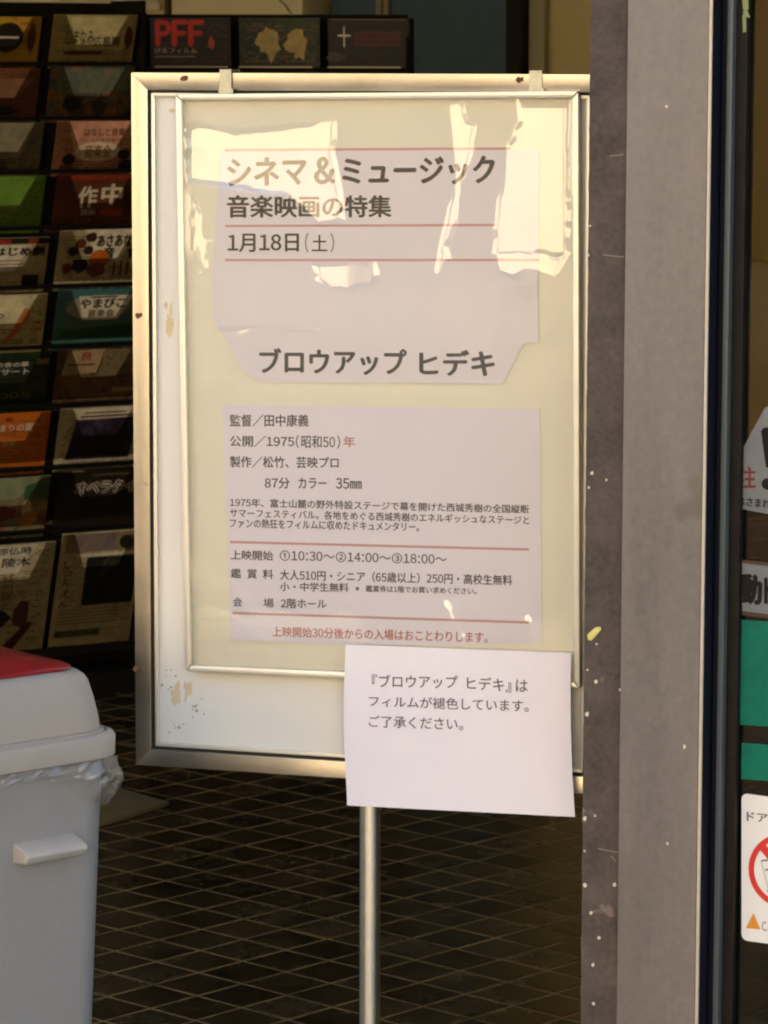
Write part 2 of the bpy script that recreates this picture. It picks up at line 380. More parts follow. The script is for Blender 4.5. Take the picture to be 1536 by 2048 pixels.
# ------------------------------------------------------------------ brochure racks
CREAM = lin(190, 182, 140)
def col(r, g, b, rough=0.45): return mat('print_%d_%d_%d' % (r, g, b), lin(r, g, b, 0.85), rough, var=0.30, scale=34)
def photo(name, cols, seed, scale=26):
    """a printed picture: several inks in soft patches"""
    if name in MATS: return MATS[name]
    m = bpy.data.materials.new(name); m.use_nodes = True; N = m.node_tree.nodes; L = m.node_tree.links; p = N['Principled BSDF']
    p.inputs['Roughness'].default_value = 0.4
    tc = N.new('ShaderNodeTexCoord'); mp = N.new('ShaderNodeMapping'); mp.inputs['Location'].default_value = (seed * 3.1, seed, 0)
    n = N.new('ShaderNodeTexNoise'); n.inputs['Scale'].default_value = scale; n.inputs['Detail'].default_value = 7; n.inputs['Roughness'].default_value = 0.7; n.inputs['Distortion'].default_value = 1.2
    r = N.new('ShaderNodeValToRGB'); r.color_ramp.interpolation = 'LINEAR'
    L.new(tc.outputs['Object'], mp.inputs[0]); L.new(mp.outputs[0], n.inputs['Vector']); L.new(n.outputs[0], r.inputs[0]); L.new(r.outputs[0], p.inputs['Base Color'])
    k = len(cols); el = r.color_ramp.elements
    while len(el) < k: el.new(0.5)
    for i, c in enumerate(cols): el[i].position = 0.30 + 0.40 * i / (k - 1); el[i].color = (*lin(*c), 1)
    MATS[name] = m; return m

def pocket_outline(w, h, tw, bw, dp):
    m = w / 2
    return [(0, 0), (m - tw / 2, 0), (m - bw / 2, -dp), (m + bw / 2, -dp), (m + tw / 2, 0), (w, 0), (w, -h), (0, -h)]

FW, FH = 0.21, 0.297
FINE = [col(70, 52, 38), col(95, 80, 60), col(52, 44, 40), col(120, 95, 70)]
def flyer(pl, base, label, prints, group='brochures in the lobby racks'):
    """pl: origin at the top-left corner of the sheet; prints: list of shapes in fractions of width and of the visible 0.115 m"""
    o = box('brochure', pl, 0, FW, -FH, 0, -0.004, 0.0, base, None)
    PM[o.name] = Matrix.Identity(4); tag(o, label, 'brochure', group)
    V = 0.118; h = 0.0006
    rnd = random.Random(label); q = MB(); v_ = 0.10 + rnd.random() * .1
    while v_ < 2.2:
        u_ = 0.05 + rnd.random() * .08
        while u_ < .92:
            w_ = rnd.uniform(.01, .05)
            if rnd.random() < .72: q.poly(pl, [(u_ * FW, -v_ * V), ((u_ + w_) * FW, -v_ * V), ((u_ + w_) * FW, -(v_ + .022) * V), (u_ * FW, -(v_ + .022) * V)], .0004)
            u_ += w_ + .012
        v_ += rnd.choice((.055, .06, .075, .16))
    tag(q.build('fine_print', rnd.choice(FINE), o), kind='stuff')
    for k, it in enumerate(prints):
        hh = h + 0.0003 * k
        if it[0] == 't':
            _, s, a, b_, c, d_, m, bold = it
            write_uv(pl, s, a * FW, b_ * FW, -c * V, -d_ * V, m, o, hh, bold)
        elif it[0] == 'r':
            _, nm, a, b_, c, d_, m = it
            q = MB(); q.poly(pl, [(a * FW, -c * V), (b_ * FW, -c * V), (b_ * FW, -d_ * V), (a * FW, -d_ * V)], hh); q.build(nm, m, o)
        elif it[0] == 'e':
            _, nm, cu, cv, ru, rv, m, wob = it
            q = MB(); q.poly(pl, ell(cu * FW, -cv * V, ru * FW, rv * V, 18, wob), hh); q.build(nm, m, o)
        elif it[0] == 'p':
            _, nm, pts, m = it
            q = MB(); q.poly(pl, [(a * FW, -c * V) for a, c in pts], hh); q.build(nm, m, o)
    return o
TY = R(30)
e1 = Vector((math.cos(TY), math.sin(TY), 0)); nR = Vector((math.sin(TY), -math.cos(TY), 0))
RF = Plane(P(180, 600, 8.1), e1); RF.o.z = 0
tilt = R(18); eyT = Vector((0, 0, 1)) * math.cos(tilt) + nR * math.sin(tilt)
ink, wht = col(22, 16, 14), col(225, 218, 200)
brown, red, orange, dk = col(90, 55, 35), col(150, 40, 30), col(205, 120, 50), col(30, 26, 24)
trap = lambda a, b_, c, d_, e, f, m: ('p', 'white_panel', [(a, e), (b_, e), (d_, f), (c, f)], m)  # paler trapezoid painted where the pocket notch leaves the flyer brighter
Rcol = [
 (col(176, 168, 120), 'cream brochure with black hand lettering, top row beside the sign frame',
  [('r', 'brown_bar', .16, .62, .72, .80, brown), trap(.2, .98, .3, .85, .04, .7, col(200, 192, 150)), ('t', 'しまなみ', .17, .5, .58, .30, ink, .02), ('t', '広島展', .5, .82, .62, .42, ink, .02), ('e', 'guitar', .92, .45, .05, .22, brown, .3)]),
 (photo('print_market_picture', [(35, 30, 30), (70, 50, 35), (60, 85, 85), (150, 95, 55), (120, 110, 90)], 3), 'dim mottled orange and teal picture brochure, second row by the sign',
  [('p', 'picture', [(.05, .05), (.98, .02), (.92, .5), (.1, .55)], photo('print_sky_teal', [(60, 70, 60), (95, 110, 100), (150, 110, 70)], 5)), ('e', 'figure', .3, .75, .12, .16, dk, .5), ('e', 'figure', .62, .8, .1, .14, col(60, 75, 60), .5)]),
 (col(196, 140, 125), 'pink brochure with an arc of brown lettering and two cartoon heads',
  [trap(.12, .9, .25, .72, .0, .66, col(214, 160, 142)), ('t', 'はなしと音楽', .33, .82, .30, .14, brown, .03), ('t', 'みんなの会場案内', .28, .78, .42, .34, brown, .0), ('e', 'white_oval', .52, .62, .28, .2, wht, .1), ('t', '音楽会', .36, .68, .74, .48, col(150, 110, 60), .03),
   ('e', 'head', .18, .78, .08, .11, dk, .1), ('e', 'head', .84, .68, .08, .11, dk, .1), ('e', 'body', .16, .95, .09, .08, col(120, 70, 60), .1), ('e', 'body', .88, .9, .1, .12, dk, .1)]),
 (photo('print_maroon', [(70, 30, 18), (95, 45, 28), (80, 50, 35)], 8, 12), 'maroon brochure with pale brushed characters, fourth row by the sign',
  [('r', 'red_band', .02, .98, .02, .10, col(140, 50, 28)), ('t', '作', .28, .5, .68, .24, wht, .03), ('t', '中', .56, .8, .62, .2, wht, .04), ('t', '展示', .32, .5, .84, .72, wht, .0), ('r', 'red_bar', .55, .8, .74, .84, red), ('t', '00', .25, .45, 1.0, .88, col(150, 110, 90), .0)]),
 (col(186, 178, 145), 'white brochure with bold black lettering and orange and brown discs at its left',
  [trap(.3, .98, .45, .75, -.02, .6, wht), ('t', 'あさあなな', .46, .98, .34, .1, ink, .05), ('t', '音　會', .55, .98, .58, .36, ink, .05), ('e', 'disc', .38, .14, .07, .1, col(60, 25, 25), .2), ('e', 'disc', .26, .26, .07, .1, col(95, 40, 30), .2), ('e', 'disc', .18, .42, .07, .1, dk, .2), ('e', 'disc', .36, .40, .06, .09, dk, .2),
   ('e', 'disc', .5, .6, .12, .2, col(190, 100, 30), .15), ('e', 'disc', .28, .72, .1, .14, dk, .3), ('e', 'disc', .12, .78, .06, .12, col(110, 50, 30), .3), ('e', 'disc', .48, .82, .12, .16, col(120, 60, 20), .3),
   ('r', 'text_column', .68, .71, .66, .95, brown), ('r', 'text_column', .76, .79, .66, .95, brown), ('r', 'text_column', .84, .87, .66, .95, brown), ('r', 'text_column', .92, .95, .66, .95, brown)]),
 (photo('print_blue_green', [(45, 90, 105), (62, 112, 120), (50, 90, 60)], 2, 9), 'blue brochure with a white panel reading black lettering, sixth row by the sign',
  [('e', 'pale_oval', .5, .38, .4, .26, col(150, 150, 140), .1), trap(.25, .92, .32, .75, .14, .64, wht), ('t', 'やまびこ', .28, .82, .40, .2, ink, .05), ('t', '音楽会', .38, .7, .58, .43, ink, .03), ('r', 'heading', .4, .72, .15, .18, ink), ('p', 'grass', [(.1, .85), (.98, .72), (.98, 1.0), (.05, 1.0)], col(40, 80, 45))]),
 (photo('print_crowd', [(45, 28, 18), (70, 48, 30), (110, 90, 65), (60, 40, 28)], 11, 40), 'brown crowd-scene brochure with a torn white panel and red mark',
  [('p', 'white_panel', [(.12, .03), (.55, 0), (.48, .5), (.05, .55)], col(170, 150, 115)), ('t', '良', .28, .4, .24, .05, red, .03), ('p', 'picture', [(.55, .03), (1, .0), (1, .55), (.5, .6)], photo('print_sketch', [(50, 40, 28), (120, 110, 80), (70, 60, 40)], 4, 50)), ('r', 'pale_label', .7, .98, .84, .93, col(150, 140, 105)), ('r', 'text_line', .12, .45, .3, .34, brown)]),
 (col(196, 188, 160), 'white brochure with a dark violet picture of a black silhouette',
  [trap(.18, .98, .22, .96, .02, .22, wht), ('r', 'text_line', .3, .8, .09, .12, brown), ('r', 'text_line', .25, .95, .16, .20, brown), ('p', 'picture', [(.2, .26), (.95, .22), (.9, 1.1), (.12, 1.1)], photo('print_violet', [(14, 10, 14), (40, 32, 50), (85, 72, 105)], 6, 20)),
   ('p', 'cat_silhouette', [(.42, .38), (.5, .5), (.78, .48), (.84, .6), (.8, 1.0), (.5, .95), (.44, .7)], dk)]),
 (photo('print_black_stage', [(16, 13, 10), (30, 24, 18), (45, 38, 28)], 9, 10), 'black brochure with white-outlined lettering, ninth row by the sign',
  [('t', 'オペラタイ', .22, .95, .52, .26, wht, .12), ('t', 'オペラタイ', .22, .95, .52, .26, ink, .02), ('r', 'text_line', .4, .9, .1, .14, col(90, 80, 60)), ('r', 'pale_edge', .02, .3, .0, .03, col(150, 140, 110)), ('r', 'text_line', .2, .9, .72, .74, col(90, 80, 60))]),
 (col(196, 186, 150), 'large white brochure in the bottom row with a black cat strip and a dark photograph',
  [('r', 'picture_strip', .05, 1, .02, .42, photo('print_strip', [(90, 70, 40), (140, 125, 90), (120, 105, 110), (80, 60, 40)], 7, 14)), ('e', 'cat', .8, .25, .09, .14, dk, .2), ('t', '猫', .75, .85, .2, .1, dk, .1), ('r', 'white_rule', .2, 1, .46, .52, wht),
   ('r', 'dark_photo', .33, .96, .54, 1.6, photo('print_dark_photo', [(18, 17, 14), (30, 28, 24), (28, 30, 26), (110, 100, 75)], 12, 13)), ('t', 'し', .06, .16, .74, .58, brown, .02), ('t', 'つ', .05, .17, .92, .80, brown, .02), ('t', 'ん', .05, .17, 1.16, .98, brown, .02), ('t', 'え', .05, .17, 1.4, 1.22, brown, .02), ('t', 'ん', .05, .17, 1.6, 1.44, brown, .02)] +
  [('r', 'text_line', .04, .94, 1.68 + .07 * i, 1.70 + .07 * i, col(140, 130, 100)) for i in range(5)] + [('r', 'green_bar', .04, .6, 2.12, 2.26, col(52, 58, 30))]),
]
Lcol = [
 (photo('print_gold', [(150, 110, 30), (185, 150, 55), (140, 70, 25)], 1, 14), 'yellow brochure with a black disc, top row at the photo\'s left edge',
  [('e', 'black_disc', .62, .4, .18, .3, dk, .05), ('r', 'text_line', .5, .75, .38, .42, wht), ('e', 'figure', .9, .4, .05, .3, brown, .3)]),
 (photo('print_wine', [(70, 35, 25), (110, 70, 50), (80, 40, 35)], 14, 18), 'dull wine-red brochure, second row at the left edge', [trap(.1, .95, .2, .75, .2, .6, col(130, 95, 75)), ('e', 'figure', .5, .85, .3, .12, dk, .4)]),
 (photo('print_pewter', [(90, 88, 74), (110, 108, 94), (125, 122, 104)], 15, 14), 'plain grey brochure, third row at the left edge', [('p', 'panel', [(.2, .0), (.9, 0), (.75, .7), (.3, .75)], col(135, 132, 112)), ('p', 'patch', [(.3, .75), (.6, .74), (.62, .95), (.3, .95)], col(80, 78, 66))]),  # panel: lighter grey for the brighter area inside the notch
 (photo('print_leaf', [(70, 105, 35), (95, 140, 50), (85, 125, 45)], 16, 10), 'bright green brochure, fourth row at the left edge', [('p', 'panel', [(.1, .0), (.9, 0), (.72, .75), (.2, .8)], col(110, 150, 60)), ('r', 'text_line', .2, .7, .6, .64, col(150, 160, 90)), ('r', 'text_line', .2, .65, .78, .82, col(150, 160, 90))]),  # panel: lighter green for the brighter area inside the notch
 (col(178, 168, 132), 'cream brochure with thick black lettering under a red and black band',
  [('r', 'black_band', .0, 1, .0, .12, dk), ('r', 'red_patch', .38, .55, .02, .11, red), ('r', 'red_patch', .75, .88, .02, .11, red), trap(.0, .8, .1, .62, .14, .68, wht), ('t', '日はじめ劇', .22, .95, .36, .18, ink, .05), ('r', 'text_line', .3, .7, .45, .47, brown), ('r', 'text_line', .3, .7, .52, .54, brown), ('r', 'black_box', .72, .92, .76, 1, dk)]),
 (col(196, 186, 140), 'cream brochure with an orange brush stroke, sixth row at the left edge',
  [trap(.0, .88, .1, .62, .02, .7, col(214, 206, 170)), ('p', 'brush_stroke', [(.74, .28), (.8, .3), (.82, .45), (.66, .85), (.56, 1.0), (.5, 1.0), (.62, .75), (.68, .5)], col(190, 110, 60)), ('t', 'の', .4, .5, .48, .38, ink, .03), ('r', 'text_line', .84, .98, .55, .6, col(160, 120, 60)), ('r', 'text_line', .82, .97, .7, .75, col(160, 120, 60))]),
 (photo('print_forest', [(14, 20, 14), (25, 45, 25), (60, 75, 30)], 17, 20), 'dark green brochure with lines of white lettering, seventh row at the left edge',
  [('t', '地域の食の祭', .15, .75, .26, .16, wht, .02), ('t', 'コンサート', .2, .76, .42, .3, wht, .02), ('p', 'black_top', [(.0, .5), (.9, .5), (.9, .54), (0, .54)], dk), ('t', '2005', .3, .8, .92, .8, col(130, 140, 70), .0), ('r', 'label', .84, .98, .1, .22, col(150, 120, 90))]),
 (photo('print_orange', [(150, 75, 15), (190, 105, 30), (175, 85, 20)], 18, 10), 'orange brochure with white lettering, eighth row at the left edge',
  [('t', 'ひだまりの宴', .2, .8, .38, .22, wht, .02), ('t', '音楽', .45, .62, .7, .58, wht, .0), ('e', 'red_spot', .5, .12, .05, .04, red, .1)]),
 (photo('print_garden', [(90, 110, 80), (130, 130, 100), (120, 70, 40), (80, 50, 30)], 19, 16), 'pale green and brown painted brochure, ninth row at the left edge',
  [('p', 'sky', [(.0, .02), (.9, .0), (.62, .45), (0, .5)], col(140, 150, 120)), ('p', 'shrub', [(.7, .2), (1, .0), (1, .5), (.7, .5)], col(60, 95, 60)), ('e', 'woman', .75, .7, .06, .22, col(190, 170, 130), .2), ('e', 'skirt', .78, .9, .1, .16, col(180, 120, 40), .3), ('e', 'shrub', .45, .75, .2, .16, col(110, 50, 35), .5)]),
 (col(188, 178, 142), 'tall pale brochure in the bottom row with black brushed characters',
  [trap(.0, .78, .2, .58, .02, .62, wht), ('t', '弥仏時', .3, .72, .22, .06, ink, .02), ('t', '陵木', .38, .72, .48, .28, ink, .02), ('t', '特', .4, .54, .82, .66, brown, .0), ('t', '別', .4, .54, 1.02, .86, brown, .0), ('t', '展', .4, .54, 1.22, 1.06, brown, .0), ('e', 'dark_figure', .68, 1.55, .1, .3, brown, .5), ('e', 'dark_figure', .38, 1.6, .16, .2, dk, .5), ('p', 'maroon_cloth', [(.5, 2.2), (.78, 1.7), (.84, 1.75), (.62, 2.3)], col(90, 35, 35))]),
]
Rtl = [(105, 30), (100, 134), (112, 243), (112, 350), (120, 462), (114, 580), (115, 700), (118, 818), (115, 942), (122, 1068)]
Ltr = [(80, 35), (78, 137), (85, 245), (88, 352), (95, 474), (92, 587), (98, 705), (98, 822), (98, 950), (108, 1082)]
rackL = thing('brochure_rack', P(60, 1406, 8.1), TY, 'black wall rack of stepped clear pockets angled at the photo\'s left', 'brochure rack')
zt = [RF.uv(x, y)[1] for x, y in Rtl]
uR, uL = [min(RF.uv(x, y)[0], RF.uv(*Rtl[0])[0] + .010) for x, y in Rtl], [RF.uv(x, y)[0] - FW for x, y in Ltr]
u_right = max(uR) + FW + 0.002; u_left = min(uL) - 0.5
box('back_panel', RF, u_left, u_right, 0.03, zt[0] + 0.03, -0.16, -0.14, M_black, rackL)
box('side_panel', RF, u_right, u_right + 0.010, 0.0, zt[0] + 0.035, -0.16, 0.01, M_black, rackL, 0.002)
box('base', RF, u_left, u_right, 0.0, 0.06, -0.14, 0.0, M_black, rackL)
for r in range(10):
    zz = zt[r + 1] + 0.006 if r < 9 else zt[9] - 0.285
    box('shelf_ledge', RF, u_left, u_right, zz - 0.003, zz + 0.006, -0.13, -0.004, M_black, rackL)
    bpl = Plane(RF.pt(0, zt[r], 0.0), e1, eyT)
    box('pocket_back', bpl, u_left, u_right, -0.128 if r < 9 else -0.285, -0.004, -0.0035, -0.0015, M_black, rackL)
    for k, (us, data) in enumerate(((uR, Rcol), (uL, Lcol))):
        z = zt[r] if k == 0 else RF.uv(*Ltr[r])[1]
        u = us[r]
        pl = Plane(RF.pt(u, z, 0.012), e1, eyT)
        base, lab, pr = data[r]
        flyer(pl, base, lab, pr)
        H = 0.120 if r < 9 else 0.297
        q = MB(); q.poly(pl.moved(-0.008, 0.002), pocket_outline(FW + 0.016, H + .004, FW * 0.74, FW * 0.42, H * 0.58 if r < 9 else H * .3), 0.005, 0.0062)
        q.build('pocket', M_pocket, rackL)
# front-facing rack
RG = Plane(P(300, 110, 9.2), Vector((math.cos(R(-3)), math.sin(R(-3)), 0))); RG.o.z = 0
t2 = R(10); eyG = Vector((0, 0, 1)) * math.cos(t2) + RG.n * math.sin(t2)
rackR = thing('brochure_rack', RG.pt(0.35, 0, -0.1), R(-3), 'black front-facing rack whose top row shows above the sign', 'brochure rack')
g0, g1 = RG.uv(283, 60)[0], RG.uv(812, 60)[0]; gz = RG.uv(500, 28)[1]
box('back_panel', RG, g0, g1, 0.02, gz, -0.12, -0.10, M_black, rackR)
box('side_panel', RG, g0 - 0.016, g0, 0.0, gz + 0.004, -0.12, 0.012, M_black, rackR, 0.002)
box('side_panel', RG, g1, g1 + 0.016, 0.0, gz - 0.01, -0.12, 0.0, M_black, rackR, 0.002)
M_lip = mat('clear_lip', lin(150, 140, 110), 0.3)
for i, r in enumerate(range(9)):
    zz = RG.uv(500, 134)[1] - 0.155 * i
    if zz < 0.05: break
    box('shelf_ledge', RG, g0, g1, zz - 0.012, zz - 0.002, -0.10, 0.012, M_black, rackR)
    for xx in (310, 478, 656):
        ua, ub = RG.uv(xx, 60)[0], RG.uv(xx + 146, 60)[0]
        box('pocket_lip', RG, ua, ub, zz - 0.002, zz + 0.002, 0.006, 0.010, M_lip, rackR)
Gd = [
 (col(14, 11, 12), 300, 36, 'black brochure with large red capital letters, above the sign\'s top left corner',
  [('t', 'PFF', .08, .66, .60, .06, mat('print_red_letters', lin(170, 35, 25), .5), .05), ('t', 'ぴあフィルム', .05, .58, .78, .66, col(170, 155, 140), .0), ('e', 'flame', .76, .55, .04, .14, col(150, 60, 40), .4), ('r', 'text_line', .05, .56, .84, .87, col(120, 105, 100))]),
 (photo('print_dark_olive', [(16, 18, 10), (35, 40, 20), (50, 60, 25)], 21, 14), 478, 36, 'dark green brochure with two pale hand shapes, middle of the row above the sign',
  [('e', 'pale_shape', .36, .55, .14, .34, col(165, 150, 95), .7), ('e', 'pale_shape', .72, .58, .14, .34, col(175, 155, 100), .7), ('e', 'leaf', .7, .12, .2, .12, col(45, 65, 30), .5)]),
 (col(16, 12, 10), 656, 38, 'black brochure with a white leaping figure, right end of the row above the sign',
  [('t', '十', .12, .28, .62, .16, wht, .0), ('r', 'red_block', .32, .9, .28, .6, col(80, 22, 18)), ('r', 'text_line', .36, .85, .36, .40, dk), ('r', 'text_line', .36, .85, .48, .52, dk), ('e', 'stone', .1, .85, .12, .1, col(60, 58, 48), .5), ('r', 'pale_edge', .02, .96, .0, .02, col(120, 110, 90))]),
]
for base, x, y, lab, pr in Gd:
    u, z = RG.uv(x, y); pl = Plane(RG.pt(u, z, 0.008), RG.ex, eyG); flyer(pl, base, lab, pr)

# ------------------------------------------------------------------ sign stand
SY = R(17)
sx = Vector((math.cos(SY), -math.sin(SY), 0))
SG = Plane(P(262, 145, 4.54), sx)                # u right, v up (v=0 at the top edge), h towards the street
SWD, SHT = 0.632, 0.905
SHT = -SG.uv(268, 1529)[1]
sign = thing('sign_stand', SG.pt(SWD / 2, -SG.o.z, -0.02), -SY, 'aluminium framed white sign board on a single steel pole beside the doorpost', 'sign stand')
BW = 0.0225
def mitre(pl, u0, u1, v0, v1, w, side):
    q = {'top': [(u0, v1), (u0 + w, v1 - w), (u1 - w, v1 - w), (u1, v1)], 'bottom': [(u0, v0), (u1, v0), (u1 - w, v0 + w), (u0 + w, v0 + w)],
         'left': [(u0, v0), (u0 + w, v0 + w), (u0 + w, v1 - w), (u0, v1)], 'right': [(u1, v0), (u1, v1), (u1 - w, v1 - w), (u1 - w, v0 + w)]}[side]
    return q
for side in ('top', 'bottom', 'left', 'right'):
    q = MB(); o4 = mitre(SG, 0, SWD, -SHT, 0, BW - 0.0003, side); q.poly(SG, o4, -0.028, 0.0)
    if side == 'bottom':               # the lower bar's face leans up a little
        for i in (4, 5): q.v[i] += SG.n * 0.0012
    q.build('frame_bar', M_alu, sign, 0.0009)
q = MB()
a = BW; bw = BW + 0.0035
for (p0, p1, r0, r1) in ((a, SWD - a, -a - 0.0035, -a), (a, SWD - a, -SHT + a, -SHT + bw), (a, bw, -SHT + bw, -a - .0035), (SWD - bw, SWD - a, -SHT + bw, -a - .0035)):
    q.slab(SG, p0, p1, r0, r1, -0.026, -0.007)
q.build('groove_shade', M_groove, sign)  # dark strip stands in for the shade inside the frame's groove
i0 = BW + 0.0035; iw = 0.0048
for side in ('top', 'bottom', 'left', 'right'):
    q = MB(); q.poly(SG, mitre(SG, i0, SWD - i0, -SHT + i0, -i0, iw, side), -0.026, -0.0035); q.build('inner_lip', M_alu2, sign, 0.0008)
box('board', SG, i0 + iw, SWD - i0 - iw, -SHT + i0 + iw, -i0 - iw, -0.024, -0.010, M_board, sign)
# stains and scuffs on the board
for (x, y, rx, ry) in ((352, 1392, 10, 26), (374, 1378, 9, 20), (345, 222, 7, 5), (340, 645, 7, 26), (332, 612, 4, 8)):
    q = MB(); u, v = SG.uv(x, y, -0.01); q.poly(SG, ell(u, v, rx / 1600, ry / 1550, 22, 1.1, x), -0.0097); q.build('stain', M_stain, sign)
q = MB()
for i in range(26):
    x, y = random.choice([(338, 1360), (392, 1412), (385, 1410), (350, 1455)]); x += random.gauss(0, 9); y += random.gauss(0, 13)
    u, v = SG.uv(max(x, 324), y, -0.01); q.poly(SG, ell(u, v, random.uniform(.0005, .0018), random.uniform(.0006, .0022), 9, 0.8, i), -0.0094)
tag(q.build('scuff', M_mark, sign), kind='stuff')
for (x, y) in ((368, 157), (1038, 160), (276, 632), (272, 1337)):
    u, v = SG.uv(x, y); q = MB(); q.poly(SG, ell(u, v, .0042, .0034, 14, 0.7, x), 0.0, 0.0012); q.build('rusty_screw', M_rust, sign)
    u += .004
    q = MB(); q.poly(SG, ell(u, v + .001, .0022, .003, 10, 0.9, x + 3), 0.0, 0.0009); q.build('rusty_screw', M_rust, sign)
# pole, foot
def tube(name, p0, p1, r, m, parent, n=28, r1=None):
    p0, p1 = Vector(p0), Vector(p1); ax = (p1 - p0).normalized(); a = ax.orthogonal().normalized(); b_ = ax.cross(a); r1 = r1 or r
    vs = [p0 + (a * math.cos(t) + b_ * math.sin(t)) * r for t in [2 * math.pi * i / n for i in range(n)]] + [p1 + (a * math.cos(t) + b_ * math.sin(t)) * r1 for t in [2 * math.pi * i / n for i in range(n)]]
    o = mesh(name, vs, [(i, (i + 1) % n, n + (i + 1) % n, n + i) for i in range(n)] + [tuple(range(n - 1, -1, -1)), tuple(range(n, 2 * n))], m, parent, True)
    try: o.data.set_sharp_from_angle(angle=R(40))
    except Exception: pass
    return o
M_pole = mat('polished_steel_pole', (0.92, 0.89, 0.78), 0.34, 1.0, var=0.04, scale=20)
pu = SG.uv(738, 1750, -0.016)[0]
tube('pole', SG.pt(pu, -SG.o.z + 0.02, -0.02), SG.pt(pu, -SHT + 0.001, -0.02), 0.0135, M_pole, sign)
b0 = SG.pt(pu, -SG.o.z + 0.0055, -0.02)
tube('base', b0, b0 + Vector((0, 0, 0.016)), 0.19, M_alu, sign, 48, 0.185)

# ------------------------------------------------------------------ poster frame hung on the board
PF0 = Plane(SG.pt(0, 0, 0.011), SG.ex).rot(0.0125)
tl = PF0.uv(350, 188); PF = PF0.moved(tl[0], tl[1])
pw = PF.uv(1157, 178)[0]; ph = -PF.uv(378, 1345)[1]
ph = (ph - PF.uv(1160, 1376)[1]) / 2
pfr = thing('poster_holder', PF.pt(pw / 2, -ph, -0.01), -SY, 'slim silver poster frame under wrinkled clear film hanging on the white board', 'poster holder')
RW = 0.0088
for side in ('top', 'bottom', 'left', 'right'):
    pts = mitre(PF, 0, pw, -ph, 0, RW - .0002, side)
    # rounded rail: solid with a raised middle
    q = MB(); q.poly(PF, pts, -0.016, 0.0); q.build('rail', M_alu2, pfr, 0.0032)
box('backing', PF, RW - .001, pw - RW + .001, -ph + RW - .001, -RW + .001, -0.015, -0.011, M_back, pfr)
for (x0, x1) in ((441, 464), (1060, 1085)):
    u0, u1 = SG.uv(x0, 160)[0], SG.uv(x1, 160)[0]; vb = SG.uv(x0, 183)[1]; vt = 0.0
    b = MB(); b.slab(SG, u0, u1, vb, vt + .0045, 0.001, 0.0032); b.slab(SG, u0, u1, vt + 0.0012, vt + .0045, -0.030, 0.001)
    b.slab(SG, u0, u1 + 0.004, vb - 0.003, vb + 0.004, 0.0032, 0.0075)
    b.build('hanger_clip', M_steel, pfr)
HP = -0.0105   # paper level
def sheet(name, pl, pts_px, h, m, label, cat='printed sheet', th=0.0004):
    q = MB(); q.poly(pl, [pl.uv(x, y, h) for x, y in pts_px], h - th, h); o = q.build(name, m); tag(o, label, cat); return o
shA = sheet('poster_sheet', PF, [(440, 297), (1078, 300), (1077, 560), (424, 575)], HP + .0006, M_paper, 'white header sheet with two lines of cinema title and a date', 'poster')
shB = sheet('poster_sheet', PF, [(426, 545), (1074, 540), (1078, 684), (1046, 690), (1004, 768), (520, 764), (488, 745), (428, 640)], HP + .0014, M_paper, 'white sheet with trimmed corners carrying the large film title', 'poster')
shC = sheet('poster_sheet', PF, [(444, 810), (1080, 818), (1084, 1286), (900, 1292), (640, 1288), (462, 1280)], HP + .0006, M_paper2, 'white details sheet with small lines of text between two red rules', 'poster')
def rule(x0, y0, x1, y1, parent, h, w=5.0):
    vs = []; fs = []; n = int(abs(x1 - x0) / 5)
    for i in range(n + 1):
        t = i / n; x = x0 + (x1 - x0) * t; y = y0 + (y1 - y0) * t + (0.55 if i % 2 else -0.55)
        for dy in (-w / 2, w / 2):
            u, v = PF.uv(x, y + dy, h); vs.append(PF.pt(u, v, h))
    for i in range(n): fs.append((2 * i, 2 * i + 1, 2 * i + 3, 2 * i + 2))
    return mesh('red_rule', vs, fs, M_rule, parent)
hA = HP + .0009; hB = HP + .0017
for a in ((450, 300, 1020, 297), (450, 452, 990, 450), (450, 520, 1078, 520)): rule(*a, shA, hA, 4.6)
def T(par, h, s, L_, R_, m=None, bold=.012): write_px(PF, s, L_, R_, m or M_ink, par, h, bold)
T(shA, hA, 'シネマ', (456, 317, 372), (612, 314, 368), bold=.042)
T(shA, hA, '＆', (630, 315, 367), (668, 315, 367), bold=.042)
T(shA, hA, 'ミュージック', (686, 316, 369), (988, 312, 367), bold=.042)
T(shA, hA, '音楽映画の特集', (455, 391, 435), (782, 391, 434), bold=.032)
T(shA, hA, '1月18日', (456, 468, 504), (597, 467, 503), bold=.026)
T(shA, hA, '(', (610, 466, 505), (617, 466, 505), bold=.0)
T(shA, hA, '土', (624, 470, 502), (654, 470, 502), bold=.015)
T(shA, hA, ')', (661, 466, 505), (668, 466, 505), bold=.0)
T(shB, hB, 'ブロウアップ', (520, 697, 747), (812, 698, 750), bold=.036)
T(shB, hB, 'ヒデキ', (840, 702, 750), (988, 700, 752), bold=.036)
s3 = M_ink3
T(shC, hA, '監督／田中康義', (460, 829, 853), (617, 829, 853), s3, .022)
T(shC, hA, '公開／1975', (460, 871, 893), (588, 872, 894), s3, .022)
T(shC, hA, '(昭和50)', (592, 870, 896), (680, 871, 897), s3, .016)
T(shC, hA, '年', (687, 873, 894), (709, 873, 894), M_red_ink, .022)
T(shC, hA, '製作／松竹、芸映プロ', (460, 912, 935), (677, 914, 937), s3, .022)
T(shC, hA, '87分', (530, 955, 977), (579, 955, 977), s3, .022)
T(shC, hA, 'カラー', (597, 955, 977), (653, 956, 977), s3, .022)
T(shC, hA, '35㎜', (672, 956, 977), (723, 957, 978), s3, .022)
T(shC, hA, '1975年、富士山麓の野外特設ステージで幕を開けた西城秀樹の全国縦断', (460, 996, 1013), (1058, 1010, 1027), s3, .022)
T(shC, hA, 'サマーフェスティバル。各地をめぐる西城秀樹のエネルギッシュなステージと', (460, 1017, 1034), (1058, 1032, 1049), s3, .022)
